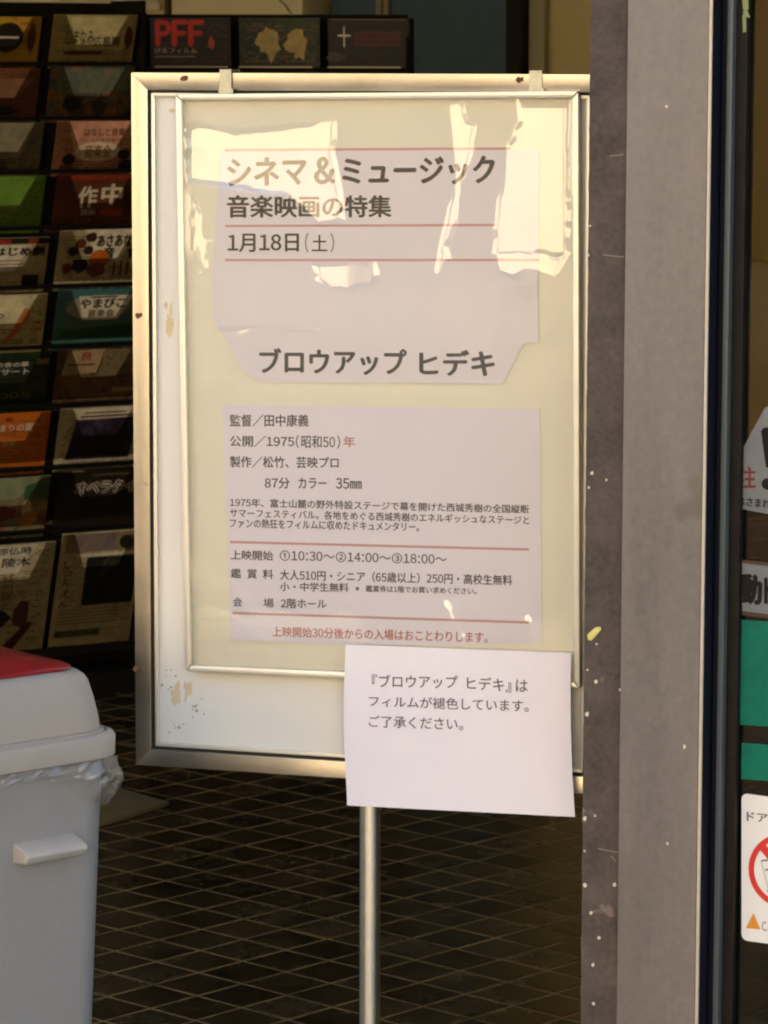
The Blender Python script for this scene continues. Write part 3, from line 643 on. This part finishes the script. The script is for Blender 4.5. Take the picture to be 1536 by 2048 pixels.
T(shC, hA, 'ファンの熱狂をフィルムに収めたドキュメンタリー。', (460, 1037, 1055), (838, 1045, 1063), s3, .022)
rule(460, 1084, 1058, 1099, shC, hA, 4.6)
T(shC, hA, '上映開始', (462, 1100, 1119), (546, 1102, 1121), s3, .022)
T(shC, hA, '①10:30〜②14:00〜③18:00〜', (560, 1101, 1121), (893, 1109, 1129), s3, .016)
T(shC, hA, '鑑 賞 料', (462, 1137, 1156), (546, 1139, 1158), s3, .02)
T(shC, hA, '大人510円・シニア（65歳以上）250円・高校生無料', (560, 1139, 1160), (1024, 1150, 1171), s3, .022)
T(shC, hA, '小・中学生無料', (560, 1164, 1182), (697, 1166, 1184), s3, .022)
T(shC, hA, '※ 鑑賞券は1階でお買い求めください。', (711, 1170, 1183), (953, 1176, 1189), s3, .022)
T(shC, hA, '会', (466, 1195, 1213), (484, 1195, 1213), mat('blue_black_ink', (0.03, 0.035, 0.10), .6), .02)
T(shC, hA, '場', (527, 1197, 1215), (547, 1197, 1215), mat('brown_black_ink', (0.10, 0.06, 0.04), .6), .02)
T(shC, hA, '2階ホール', (562, 1197, 1216), (653, 1199, 1217), s3, .022)
rule(465, 1226, 1058, 1245, shC, hA, 4.6)
T(shC, hA, '上映開始30分後からの入場はおことわりします。', (545, 1253, 1273), (975, 1264, 1286), M_red_ink, .022)

# clear cover film: buckled, bulging off its edges
def sdpoly(x, y, P_):
    d = 1e9; ins = False; n = len(P_)
    for i in range(n):
        ax, ay = P_[i]; bx, by = P_[(i + 1) % n]; ex, ey = bx - ax, by - ay; wx, wy = x - ax, y - ay
        t = max(0, min(1, (wx * ex + wy * ey) / (ex * ex + ey * ey))); dx, dy = wx - ex * t, wy - ey * t
        d = min(d, dx * dx + dy * dy)
        if (ay > y) != (by > y) and x < (bx - ax) * (y - ay) / (by - ay) + ax: ins = not ins
    d = math.sqrt(d); return -d if ins else d
# facets: glare outlines shaped into the film as tilts, slope across, slope down, centre
FACETS = [
 ([(372, 254), (396, 247), (470, 262), (560, 255), (640, 247), (676, 243), (668, 300), (684, 380), (690, 438), (642, 450), (606, 410), (580, 388), (540, 382), (480, 372), (430, 366), (372, 362)], 0.042, 0.010, 620, 330, 5),
 ([(1042, 198), (1136, 193), (1136, 500), (1112, 512), (1060, 498), (992, 505), (994, 470), (1000, 400), (1018, 335), (1022, 290), (1046, 240)], -0.036, 0.006, 1040, 505, 4),
 ([(902, 203), (928, 205), (938, 240), (952, 250), (944, 310), (936, 330), (930, 370), (914, 440), (898, 490), (902, 515), (886, 558), (876, 545), (884, 500), (906, 400), (914, 330), (910, 260)], -0.040, 0.004, 920, 380, 3),
 ([(632, 524), (752, 520), (758, 545), (748, 570), (728, 566), (700, 576), (660, 568), (640, 556)], 0.034, 0.028, 690, 545, 4),
 ([(992, 505), (1060, 500), (1130, 505), (1110, 540), (1060, 525), (1030, 548), (1000, 540)], -0.036, 0.022, 1040, 505, 4),
 ([(386, 400), (400, 430), (408, 470), (420, 480), (408, 540), (400, 550), (398, 490), (384, 500)], 0.045, 0.010, 395, 470, 3),
 ([(384, 1215), (420, 1205), (490, 1230), (560, 1215), (640, 1235), (700, 1210), (740, 1235), (735, 1290), (640, 1280), (560, 1292), (480, 1280), (400, 1290)], 0.000, 0.057, 560, 1250, 7),
 ([(895, 1195), (915, 1190), (925, 1230), (935, 1300), (915, 1330), (912, 1250)], -0.004, 0.050, 915, 1250, 4),
 ([(1050, 1215), (1075, 1235), (1140, 1225), (1140, 1330), (1050, 1330), (1060, 1280)], -0.003, 0.050, 1090, 1280, 8),
 ([(990, 560), (1080, 545), (1078, 690), (1000, 690), (985, 640)], 0.0, 0.006, 1040, 620, 16),
 ([(432, 660), (480, 653), (560, 650), (640, 655), (640, 660), (560, 656), (480, 660)], 0.010, 0.030, 540, 656, 3),
 ([(378, 640), (430, 600), (440, 680), (480, 750), (530, 770), (990, 775), (1050, 700), (1140, 640), (1140, 800), (378, 800)], 0.0, 0.005, 760, 740, 22),
]
def film_h(x, y):
    s = 1 / 1530.0
    h = 0.0
    h += 0.0004 * noise.noise(Vector((x / 240, y / 300, 1.3))) + 0.00010 * noise.noise(Vector((x / 60, y / 80, 4.3)))
    # vertical soft ripple lines
    for P_, gu, gv, cx, cy, w in FACETS:
        x0 = min(p[0] for p in P_) - 30; x1 = max(p[0] for p in P_) + 30; y0 = min(p[1] for p in P_) - 30; y1 = max(p[1] for p in P_) + 30
        if not (x0 < x < x1 and y0 < y < y1): continue
        jx = 5 * noise.noise(Vector((x / 22, y / 22, 8.1))) ; jy = 5 * noise.noise(Vector((x / 22, y / 22, 3.7)))
        d = sdpoly(x + jx, y + jy, P_)
        k = max(0, min(1, 0.5 - d / (2 * w))); k = k * k * (3 - 2 * k)
        h += k * ((x - cx) * s * gu + (y - cy) * s * gv)
    return h
NU, NV = 262, 380
u0, u1, v0, v1 = RW - 0.0005, pw - RW + .0005, -ph + RW - .0005, -RW + .0005
HF = -0.0035
vs = []; 
for j in range(NV + 1):
    for i in range(NU + 1):
        u = u0 + (u1 - u0) * i / NU; v = v1 + (v0 - v1) * j / NV
        x = 362 + (1145 - 362) * i / NU + 20 * j / NV * (1 - i / NU); y = (202 + 1135 * j / NV) + (-8 + 34 * j / NV) * i / NU
        edge = min(1, min(i, NU - i) / 6, min(j, NV - j) / 6)
        vs.append(PF.pt(u, v, HF + film_h(x, y) * edge))
fs = [(j * (NU + 1) + i, (j + 1) * (NU + 1) + i, (j + 1) * (NU + 1) + i + 1, j * (NU + 1) + i + 1) for j in range(NV) for i in range(NU)]
mesh('cover_film', vs, fs, M_film, pfr, True)

# ------------------------------------------------------------------ loose notice sheet taped over the lower right corner
NP = Plane(SG.pt(0, 0, 0.0145), SG.ex)
c_tl, c_tr, c_br, c_bl = (691, 1289), (1142, 1306), (1150, 1634), (694, 1611)
NN, MM = 30, 26; vs = []
for j in range(MM + 1):
    t = j / MM
    for i in range(NN + 1):
        s_ = i / NN
        x = (c_tl[0] * (1 - s_) + c_tr[0] * s_) * (1 - t) + (c_bl[0] * (1 - s_) + c_br[0] * s_) * t
        y = (c_tl[1] * (1 - s_) + c_tr[1] * s_) * (1 - t) + (c_bl[1] * (1 - s_) + c_br[1] * s_) * t
        x += -4.5 * math.sin(math.pi * min(1, t * 1.05)) * (1 - s_) + (-4 * math.sin(math.pi * t)) * s_
        u, v = NP.uv(x, y)
        h = 0.0015 + 0.015 * t ** 3 * (0.35 + 0.65 * s_) + 0.0012 * math.sin(6 * s_ + 1) * t
        h += 0.0007 * noise.noise(Vector((s_ * 3.0 + 5, t * 2.6, 1.0))) * t
        u, v = NP.uv(x, y, h)
        vs.append(NP.pt(u, v, h))
fs = [(j * (NN + 1) + i, (j + 1) * (NN + 1) + i, (j + 1) * (NN + 1) + i + 1, j * (NN + 1) + i + 1) for j in range(MM) for i in range(NN)]
nt_ = mesh('notice_sheet', vs, fs, mat('notice_paper', lin(232, 228, 234), 0.7, var=0.012, spec=0.2), None, True)
tag(nt_, 'loose white paper notice with three lines of grey text over the sign\'s lower right corner', 'notice')
def nwrite(s, L_, R_, bold=.006):
    vs0, fs0 = glyphs(s, bold); out = []
    for a, b_, dh in vs0:
        x = L_[0] + (R_[0] - L_[0]) * a; yt = L_[1] + (R_[1] - L_[1]) * a; yb = L_[2] + (R_[2] - L_[2]) * a; y = yb + (yt - yb) * b_
        t = (y - 1300) / 325; s_ = (x - 690) / 455
        h = 0.0015 + 0.015 * t ** 3 * (0.35 + 0.65 * s_) + 0.0012 * math.sin(6 * s_ + 1) * t + 0.0009
        u, v = NP.uv(x, y, h); out.append(NP.pt(u, v, h + dh))
    mesh('lettering', out, fs0, M_ink2, nt_)
nwrite('『ブロウアップ', (744, 1349, 1375), (915, 1351, 1377)); nwrite('ヒデキ』', (934, 1353, 1379), (1022, 1357, 1385)); nwrite('は', (1032, 1359, 1383), (1055, 1360, 1384))
nwrite('フィルムが褪色しています。', (738, 1391, 1413), (1057, 1400, 1424))
nwrite('ご了承ください。', (738, 1431, 1454), (926, 1436, 1461))

# ------------------------------------------------------------------ steel door post
fu = lambda x, h=0.0: F.uv(x, 1024, h)[0]
post = thing('door_post', F.pt(0.05, 0, 0), -YAW, 'tall grey steel door post between the sign and the glass door', 'door post')
ux = fu(1409)
# x of measured edges at mid height: 1172 | 1243 | 1408 | 1421
h_front = 0.03
e_a, e_b, e_c, e_d = fu(1172, h_front - .012), fu(1244, h_front), fu(1404, h_front), fu(1411, h_front)
def raggedbox(name, pl, a, b_, z0, z1, h0, h1, m, parent, amp):
    n = 260; vsA = []; 
    for i in range(n + 1):
        z = z0 + (z1 - z0) * i / n; k = amp * (noise.noise(Vector((0.0, 3.1, z * 45))) + 0.6 * noise.noise(Vector((1.7, 0, z * 150))))
        for (u, h) in ((a + k, h1), (b_, h1), (b_, h0), (a, h0)): vsA.append(pl.pt(u, z, h))
    f = []
    for i in range(n):
        for c in range(4): f.append((4 * i + c, 4 * i + (c + 1) % 4, 4 * i + 4 + (c + 1) % 4, 4 * i + 4 + c))
    return mesh(name, vsA, f, m, parent)
raggedbox('mastic_strip', F, e_a, e_b + 0.004, 0.0, 2.62, -0.05, h_front - 0.010, M_strip, post, 0.0012)
box('steel_face', F, e_b, e_c, 0.0, 2.62, -0.05, h_front, M_post, post, 0.0022)
box('pale_trim', F, e_c + .0004, e_d, 0.0, 2.62, h_front - 0.003, h_front + 0.0015, M_trim, post, 0.0008)
box('dark_gap_fill', F, e_c + .0004, e_d - .0002, 0.0, 2.62, -0.05, h_front - 0.0032, M_navy, post)  # dark block added to black out the trim's pale side
# flecks of paint on the post
flk = [(1190, 1268, 1), (1193, 1288, 0), (1175, 1340, 0), (1192, 1363, 0), (1241, 1380, 0), (1174, 1428, 0), (1170, 1637, 0), (1190, 1632, 0), (1169, 1702, 0), (1170, 1771, 0), (1229, 1769, 0), (1182, 1826, 0), (1198, 1876, 0), (1186, 1930, 0), (1187, 2007, 0),
       (1335, 1687, 0), (1184, 946, 0), (1178, 975, 0), (1333, 213, 0), (1369, 1493, 0), (1180, 452, 0), (1213, 960, 0), (1176, 510, 0)]
for x, y, k in flk:
    hh = h_front if x > 1246 else h_front - 0.010
    u, v = F.uv(x, y, hh + .0005)
    q = MB()
    if k:
        q.poly(F, [(u - .0085, v - .0075), (u - .004, v - .0085), (u + .003, v - .001), (u + .0085, v + .006), (u + .0075, v + .0095), (u + .001, v + .0085), (u - .004, v + .004), (u - .0095, v - .001)], hh, hh + .003)
        q.build('yellow_fleck', M_yfleck, post, 0.001)
    else:
        r = random.uniform(.0011, .0025); q.poly(F, ell(u, v, r, r * random.uniform(.9, 1.5), 9, .5, x), hh, hh + .0012); q.build('paint_fleck', M_speck, post)
q = MB()
for (x0, y0, x1, y1) in ((1299, 262, 1318, 274), (1219, 312, 1247, 309), (1205, 510, 1247, 514), (1222, 1712, 1232, 1722), (1320, 1990, 1321, 2006), (1196, 1697, 1236, 1705)):
    hh = h_front if x0 > 1246 else h_front - 0.010
    a, b_ = F.uv(x0, y0, hh), F.uv(x1, y1, hh); w = .0007
    q.poly(F, [(a[0], a[1] - w), (b_[0], b_[1] - w), (b_[0] + .0004, b_[1] + w), (a[0] + .0004, a[1] + w)], hh + .0004)
q.build('scratch', mat('pale_scratch', lin(128, 117, 107), .6), post)

# ------------------------------------------------------------------ glass door with stickers
DP = Plane(F.pt(0, 0, -0.03), F.ex)
du = lambda x, h=0.0: DP.uv(x, 1024, h)[0]
door = thing('glass_door', DP.pt(0.7, 0, 0), -YAW, 'dark framed automatic glass door with green bands at the photo\'s right edge', 'door')
d1, d2, d3, d4 = du(1412, .0), du(1441, .02), du(1452, .022), du(1479, .012)
box('dark_gap_fill', DP, e_d + .0005, d2, 0.0, 2.62, -0.03, 0.018, M_navy, door, 0.004)  # dark strip stands in for the black gap beside the edge strip
box('edge_strip', DP, d2 + .0003, d3, 0.0, 2.61, -0.03, 0.024, M_bluegrey, door, 0.001)
box('stile', DP, d3 + .0003, d4, 0.01, 2.61, -0.03, 0.008, M_dark, door, 0.002)
box('stile', DP, 1.50, 1.60, 0.01, 2.61, -0.03, 0.008, M_dark, door, 0.002)
box('rail', DP, d4, 1.50, 0.01, 0.10, -0.03, 0.007, M_dark, door, 0.002)
box('rail', DP, d4, 1.50, 2.52, 2.61, -0.03, 0.007, M_dark, door, 0.002)
box('pane', DP, d4, 1.50, 0.10, 2.52, -0.012, -0.006, M_glass, door)
def band(x_l, yt, yb, wid, m, nm, slope_t=.0, lab=None):
    u0_ = DP.uv(x_l, yt, -.004)[0]; vt, vb = DP.uv(x_l, yt, -.004)[1], DP.uv(x_l, yb, -.004)[1]
    o = box(nm, DP, u0_, u0_ + wid, vb, vt, -0.0058, -0.0045, m, door)
    return o
M_green = mat('teal_green_vinyl', lin(0, 112, 92), 0.4, var=0.25, scale=8, spec=0.2)
band(1483, 1240, 1450, .7, M_green, 'green_band'); band(1483, 1486, 1558, .7, M_green, 'green_band')
def sticker(name, pts_px, m, label, h=-0.004):
    q = MB(); q.poly(DP, [DP.uv(x, y, h) for x, y in pts_px], h - .0008, h); return tag(q.build(name, m), label, 'sticker')
def stwrite(par, s, L_, R_, m, bold=.01, h=-0.0036): write_px(DP, s, L_, R_, m, par, h, bold)
M_stk = mat('white_vinyl', lin(205, 205, 200), 0.35)
M_stk2 = mat('dimmed_white_vinyl', lin(112, 117, 120), 0.35, var=0.12, scale=20)  # white vinyl with the dimness at the glass put into its grey
st = sticker('warning_sticker', [(1484, 900), (1526, 822), (1532, 814), (1545, 812), (1590, 895), (1598, 910), (1598, 1040), (1484, 1018)], M_stk2, 'white caution sticker, dimmed grey, with a black exclamation mark on the glass door')
q = MB(); q.poly(DP, [DP.uv(x, y, -.0036) for x, y in [(1522, 862), (1528, 855), (1548, 855), (1553, 862), (1548, 935), (1532, 935)]], -.0036); q.build('exclamation_mark', M_ink, st)
q = MB(); u, v = DP.uv(1535, 968, -.0036); q.poly(DP, ell(u, v, .0075, .0072, 22), -.0036); q.build('exclamation_mark', M_ink, st)
M_rtxt = mat('red_vinyl', lin(110, 12, 30), .4)
stwrite(st, '注', (1478, 934, 976), (1511, 934, 976), M_rtxt, .03); stwrite(st, '意', (1560, 936, 978), (1590, 938, 980), M_rtxt, .03)
stwrite(st, 'はさまれ・注意', (1476, 992, 1010), (1590, 1004, 1024), M_ink, .03)
s2 = sticker('automatic_door_sticker', [(1484, 1122), (1600, 1136), (1600, 1240), (1484, 1226)], M_stk2, 'white automatic door sticker with a black character above the green band')
for ya, yb in ((1119, 1126), (1222, 1230)):
    q = MB(); q.poly(DP, [DP.uv(x, y, -.0034) for x, y in [(1484, ya), (1600, ya + 14), (1600, yb + 14), (1484, yb)]], -.0034)
    q.build('brown_border', mat('brown_vinyl', (.05, .02, .015), .4), s2)
stwrite(s2, '動', (1480, 1148, 1206), (1522, 1152, 1208), M_ink, .06); stwrite(s2, 'ドア', (1530, 1156, 1206), (1590, 1160, 1210), M_ink, .06)
stwrite(s2, 'AUTOMATIC', (1490, 1131, 1138), (1590, 1143, 1150), mat('pale_blue_vinyl', lin(120, 140, 160), .4), .0)
def rrect_px(x0, y0, x1, y1, r, slope):
    out = []
    for cx, cy, a0 in ((x0 + r, y0 + r, 180), (x1 - r, y0 + r, 270), (x1 - r, y1 - r, 0), (x0 + r, y1 - r, 90)):
        for k in range(6):
            a = R(a0 + 18 * k); x = cx + r * math.cos(a); out.append((x, cy + r * math.sin(a) + (x - x0) * slope))
    return out
s4 = sticker('no_leaning_sticker', rrect_px(1483, 1586, 1640, 1880, 12, .14), mat('clean_white_vinyl', lin(238, 238, 236), .35), 'white rounded sticker with a red prohibition ring low on the glass door')
h4 = -.0034
uc, vc = DP.uv(1566, 1742, h4); rr = 0.0435
def ringpoly(uc, vc, r0, r1, n=48):
    vs_ = [DP.pt(uc + r * math.cos(2 * math.pi * i / n), vc + r * math.sin(2 * math.pi * i / n) * 1.06, h4) for r in (r0, r1) for i in range(n)]
    return vs_, [(i, (i + 1) % n, n + (i + 1) % n, n + i) for i in range(n)]
M_ring = mat('bright_red_vinyl', lin(215, 50, 45), .35)
a, c = ringpoly(uc, vc, rr * .84, rr); b = MB(); b.add(a, c)
k = rr * .9; w = .0035
b.poly(DP, [(uc - k * .7 - w, vc + k * .75 - w), (uc - k * .7 + w, vc + k * .75 + w), (uc + k * .7 + w, vc - k * .75 + w), (uc + k * .7 - w, vc - k * .75 - w)], h4 + .0001)
b.build('prohibition_ring', M_ring, s4)
b = MB(); k1 = .0011
for (x0, y0, x1, y1) in ((1524, 1722, 1536, 1782), (1524, 1722, 1560, 1716), (1536, 1782, 1572, 1776), (1532, 1740, 1552, 1737)):
    p, r_ = DP.uv(x0, y0, h4), DP.uv(x1, y1, h4); b.poly(DP, [(p[0] - k1, p[1] - k1), (r_[0] + k1, r_[1] - k1), (r_[0] + k1, r_[1] + k1), (p[0] - k1, p[1] + k1)], h4 + .0002)
b.build('hand_outline', mat('grey_vinyl_line', lin(120, 118, 120), .5), s4)
stwrite(s4, 'ドアに注意', (1494, 1622, 1642), (1610, 1634, 1654), M_ink2, .02, h4)
b = MB(); b.poly(DP, [DP.uv(x, y, h4) for x, y in ((1492, 1856), (1507, 1826), (1521, 1859))], h4); b.build('orange_triangle', mat('orange_vinyl', lin(225, 150, 50), .4), s4)
stwrite(s4, 'CAUTION', (1524, 1843, 1861), (1600, 1852, 1872), M_ink2, .0, h4)
# shreds of pale green tape left on the stile
tp = MB()
for pts in ([(1484, -20), (1496, -20), (1497, 18), (1492, 24), (1486, 18)], [(1486, 22), (1495, 22), (1500, 36), (1494, 34), (1488, 36)], [(1485, 30), (1492, 32), (1492, 64), (1486, 65)]):
    tp.poly(DP, [DP.uv(x, y, .0095) for x, y in pts], .0082, .0098)
tag(tp.build('tape_shred', mat('pale_green_tape', lin(150, 160, 110), .7, var=.15, scale=60)), 'torn shred of pale green tape high on the glass door edge', 'tape')

# ------------------------------------------------------------------ litter bin in front
BY = R(41)
be1 = Vector((math.cos(BY), math.sin(BY), 0)); be2 = Vector((-math.sin(BY), math.cos(BY), 0))
cr = P(238, 1462, 4.22); ra, rb = 0.235, 0.17
bc = cr - be1 * (ra - .012) + be2 * (rb - .012); bc.z = 0
zr = cr.z
bin_ = thing('litter_bin', bc, BY, 'grey plastic litter bin with a domed lid and a red top panel', 'litter bin')
M_bin = mat('grey_bin_plastic', lin(146, 147, 147), 0.5, var=0.05, scale=5, bump=0.08, bscale=200, spots=lin(120, 120, 122), spot_scale=160, spot_thr=0.74)
M_lid = mat('pale_grey_lid_plastic', lin(168, 162, 154), 0.45, var=0.04, scale=6, bump=0.06, bscale=160)
def ring(a, b_, r, z, n=8):
    out = []
    for cx, cy, a0 in ((a - r, b_ - r, 0), (-a + r, b_ - r, 90), (-a + r, -b_ + r, 180), (a - r, -b_ + r, 270)):
        for k in range(n + 1):
            t = R(a0 + 90 * k / n); out.append(Vector((bc.x, bc.y, 0)) + be1 * (cx + r * math.cos(t)) + be2 * (cy + r * math.sin(t)) + Vector((0, 0, z)))
    return out
def loft(name, rings, m, parent, cap0=True, cap1=True, zfun=None):
    n = len(rings[0]); vs = [v for r_ in rings for v in r_]
    fs = [(k * n + i, k * n + (i + 1) % n, (k + 1) * n + (i + 1) % n, (k + 1) * n + i) for k in range(len(rings) - 1) for i in range(n)]
    if cap0: fs.append(tuple(range(n - 1, -1, -1)))
    if cap1: fs.append(tuple(range((len(rings) - 1) * n, len(rings) * n)))
    o = mesh(name, vs, fs, m, parent, True)
    try: o.data.set_sharp_from_angle(angle=R(38))
    except Exception: pass
    return o
zb_ = zr - .03
bi = 0.014
loft('body', [ring(ra - bi - .026, rb - bi - .024, .035, 0.012), ring(ra - bi - .024, rb - bi - .022, .036, 0.02)] + [ring(ra - bi - .024 * (1 - t), rb - bi - .022 * (1 - t), .036 + .01 * t, 0.02 + (zb_ - 0.02) * t) for t in [i / 10 for i in range(1, 11)]], M_bin, bin_)
rim = [ring(ra - .012, rb - .012, .045, zr - .028), ring(ra, rb, .055, zr - .028), ring(ra + .001, rb + .001, .056, zr - .006), ring(ra - .002, rb - .002, .054, zr - .001), ring(ra - .008, rb - .008, .05, zr + .001),
       ring(ra - .009, rb - .009, .049, zr - .002), ring(ra - .011, rb - .011, .048, zr - .002), ring(ra - .012, rb - .012, .047, zr + .003), ring(ra - .018, rb - .018, .043, zr + .004)]
loft('rim', rim, M_lid, bin_, True, True)
HL = 0.073
dome = []
prof = [(0.0, .016), (.12, .0165), (.5, .021), (.8, .026), (.88, .029), (.94, .034), (.98, .041), (1.0, .052)]
for t, ins in prof: dome.append(ring(ra - ins, rb - ins, .045, zr + .004 + HL * t))
loft('lid', dome, M_lid, bin_)
M_redp = mat('red_lid_plastic', lin(148, 22, 30), 0.32, var=0.15, scale=14, coat=0.3)
loft('red_panel', [ring(ra - .043, rb - .046, .034, zr + .004 + HL + .0004), ring(ra - .043, rb - .046, .034, zr + HL + .0065), ring(ra - .050, rb - .053, .03, zr + HL + .0100), ring(ra - .11, rb - .10, .03, zr + HL + .020)], M_redp, bin_)
# handle block on the street side
def bpt(a, z, out): return bc + be1 * a - be2 * (rb - bi - .022 * (1 - (z - .02) / (zb_ - .02)) + out) + Vector((0, 0, z))
HPn = Plane(bc - be2 * (rb - bi), be1)
def bin_uv(x, y): return HPn.uv(x, y, 0.0)
ha0 = bin_uv(30, 1700)[0]; ha1 = bin_uv(152, 1690)[0]; hz0 = bin_uv(90, 1718)[1]; hz1 = bin_uv(90, 1676)[1]
hh0 = -.022 * (1 - ((hz0 + hz1) / 2 - .02) / (zb_ - .02)) - .003
b = MB(); sec = [(hz0, hh0), (hz0 + .002, hh0 + .026), (hz0 + .012, hh0 + .033), (hz1 - .008, hh0 + .027), (hz1, hh0)]
n5 = len(sec); vs = [HPn.pt(a, z, h) for a in (ha0, ha1) for z, h in sec]
b.add(vs, [tuple(range(n5)), tuple(range(2 * n5 - 1, n5 - 1, -1))] + [(n5 + i, n5 + (i + 1) % n5, (i + 1) % n5, i) for i in range(n5)])
b.build('handle', mat('pale_handle_plastic', lin(180, 176, 170), .5, var=.05, scale=20), bin_, .003, 3)
# crumpled liner bag showing under the rim
nseg = 420; rows = 22
def perim(s_, a, b_, r):
    L1, L2 = 2 * (a - r), 2 * (b_ - r); q_ = math.pi * r / 2; tot = 2 * L1 + 2 * L2 + 4 * q_; t = (s_ % 1) * tot
    segs = [('l', (-(a - r), -b_), (1, 0), L1), ('c', (a - r, -(b_ - r)), 270, q_), ('l', (a, -(b_ - r)), (0, 1), L2), ('c', (a - r, b_ - r), 0, q_), ('l', (a - r, b_), (-1, 0), L1), ('c', (-(a - r), b_ - r), 90, q_), ('l', (-a, b_ - r), (0, -1), L2), ('c', (-(a - r), -(b_ - r)), 180, q_)]
    for sg in segs:
        if t <= sg[3]:
            if sg[0] == 'l': x, y = sg[1][0] + sg[2][0] * t, sg[1][1] + sg[2][1] * t; nx, ny = sg[2][1], -sg[2][0]
            else:
                an = R(sg[2]) + t / r; nx, ny = math.cos(an), math.sin(an); x, y = sg[1][0] + r * nx, sg[1][1] + r * ny
            return x, y, nx, ny
        t -= sg[3]
    return x, y, nx, ny
aB, bB = ra - bi + .003, rb - bi + .003
tot = 4 * (aB - .045) + 4 * (bB - .045) + 2 * math.pi * .045
s_corner = (2 * (aB - .045) + .045 * .7) / tot
vs = []
for i in range(nseg):
    s_ = i / nseg; x, y, nx, ny = perim(s_, aB, bB, .045)
    ds = (s_ - s_corner + .5) % 1 - .5
    drop = .008 + .056 * math.exp(-(ds * tot / (.062 if ds < 0 else .09)) ** 2) + .010 * math.exp(-((ds * tot + .16) / .1) ** 2) + .004 * noise.noise(Vector((s_ * 40, 0, 0)))
    drop += .035 * max(0, noise.noise(Vector((s_ * 6 + 20, 4, 0)))) * (abs(ds) > .2)
    for j in range(rows + 1):
        t = j / rows; z = zr - .027 - drop * t
        wr = .006 * noise.noise(Vector((s_ * 110 + t * 3.0, t * 1.6, 2))) + .0045 * (0.5 - abs(noise.noise(Vector((s_ * 210 + t * 8, t * 5, 7)))))
        bul = (.002 + drop * .24) * math.sin(math.pi * min(1, t * .93 + .07)) + .002
        out = max(.0008, bul + wr * (0.3 + min(1, drop / .03)))
        inset = -.024 * (drop * t) / zb_ * 0.9
        p = bc + be1 * (x + nx * (out + inset)) + be2 * (y + ny * (out + inset)); vs.append(Vector((p.x, p.y, z)))
m_ = rows + 1
fs = [(i * m_ + j, i * m_ + j + 1, ((i + 1) % nseg) * m_ + j + 1, ((i + 1) % nseg) * m_ + j) for i in range(nseg) for j in range(rows)]
M_bag = film_mat('crumpled_polythene', 0.10, (0.93, 0.92, 0.90), 0.22, haze=0.17, haze_col=(0.62, 0.60, 0.56))
tag(mesh('bin_liner', vs, fs, M_bag, None, True), 'crumpled clear plastic bag hanging out under the grey bin\'s rim', 'bin bag')

# ------------------------------------------------------------------ the far side of the street, behind the camera, lit by the low sun
M_fac = mat('warm_stucco', (0.84, 0.73, 0.55), 0.85, var=0.05, scale=0.8, bump=0.1, bscale=10)
M_fac2 = mat('pale_stucco', (0.88, 0.77, 0.58), 0.85, var=0.05, scale=0.8)
M_drk = mat('dark_far_cladding', (0.055, 0.045, 0.035), 0.8, var=0.3, scale=3)  # near-black for the added building the film mirrors; roofs share it
M_win = mat('window_glass', (0.03, 0.035, 0.04), 0.08)
OP = Plane(F.pt(0, 0, 20.5), -F.ex)           # faces the entrance; its u runs the other way
def far_building(name, ua, ub, ht, dep, back, m, label, wins):
    o = thing(name, OP.pt(-(ua + ub) / 2, 0, -back), math.pi - YAW, label, 'building')
    box('wall', OP, -ub, -ua, 0, ht, -back - dep, -back, m, o)
    box('roof', OP, -ub - .15, -ua + .15, ht, ht + .25, -back - dep, -back + .2, M_drk, o)
    for (wu, wz, ww, wh) in wins:
        f = box('window', OP, -wu - ww / 2, -wu + ww / 2, wz, wz + wh, -back + .002, -back + .05, M_win, o)
    return o
far_building('street_building', 0.0 - 3.95, 16, 9.5, 8, 0, M_fac2, 'sunlit pale building across the street to the right', [(x, z, 1.5, 1.3) for x in (3.5, 7, 10.5, 14) for z in (4.2, 6.9)])
far_building('street_building', -7.2, -3.98, 8.8, 8, 0.6, M_drk, 'unseen dark building added between the pale ones to darken the film reflection', [(-5.6, 4.5, 1.2, 1.2)])  # added so the poster film mirrors a dark gap between bright fronts
far_building('street_building', -26, -7.22, 9.0, 8, 0, M_fac, 'sunlit warm stucco building across the street to the left', [(x, z, 1.5, 1.3) for x in (-12, -16, -20, -24) for z in (4.2, 6.6)])
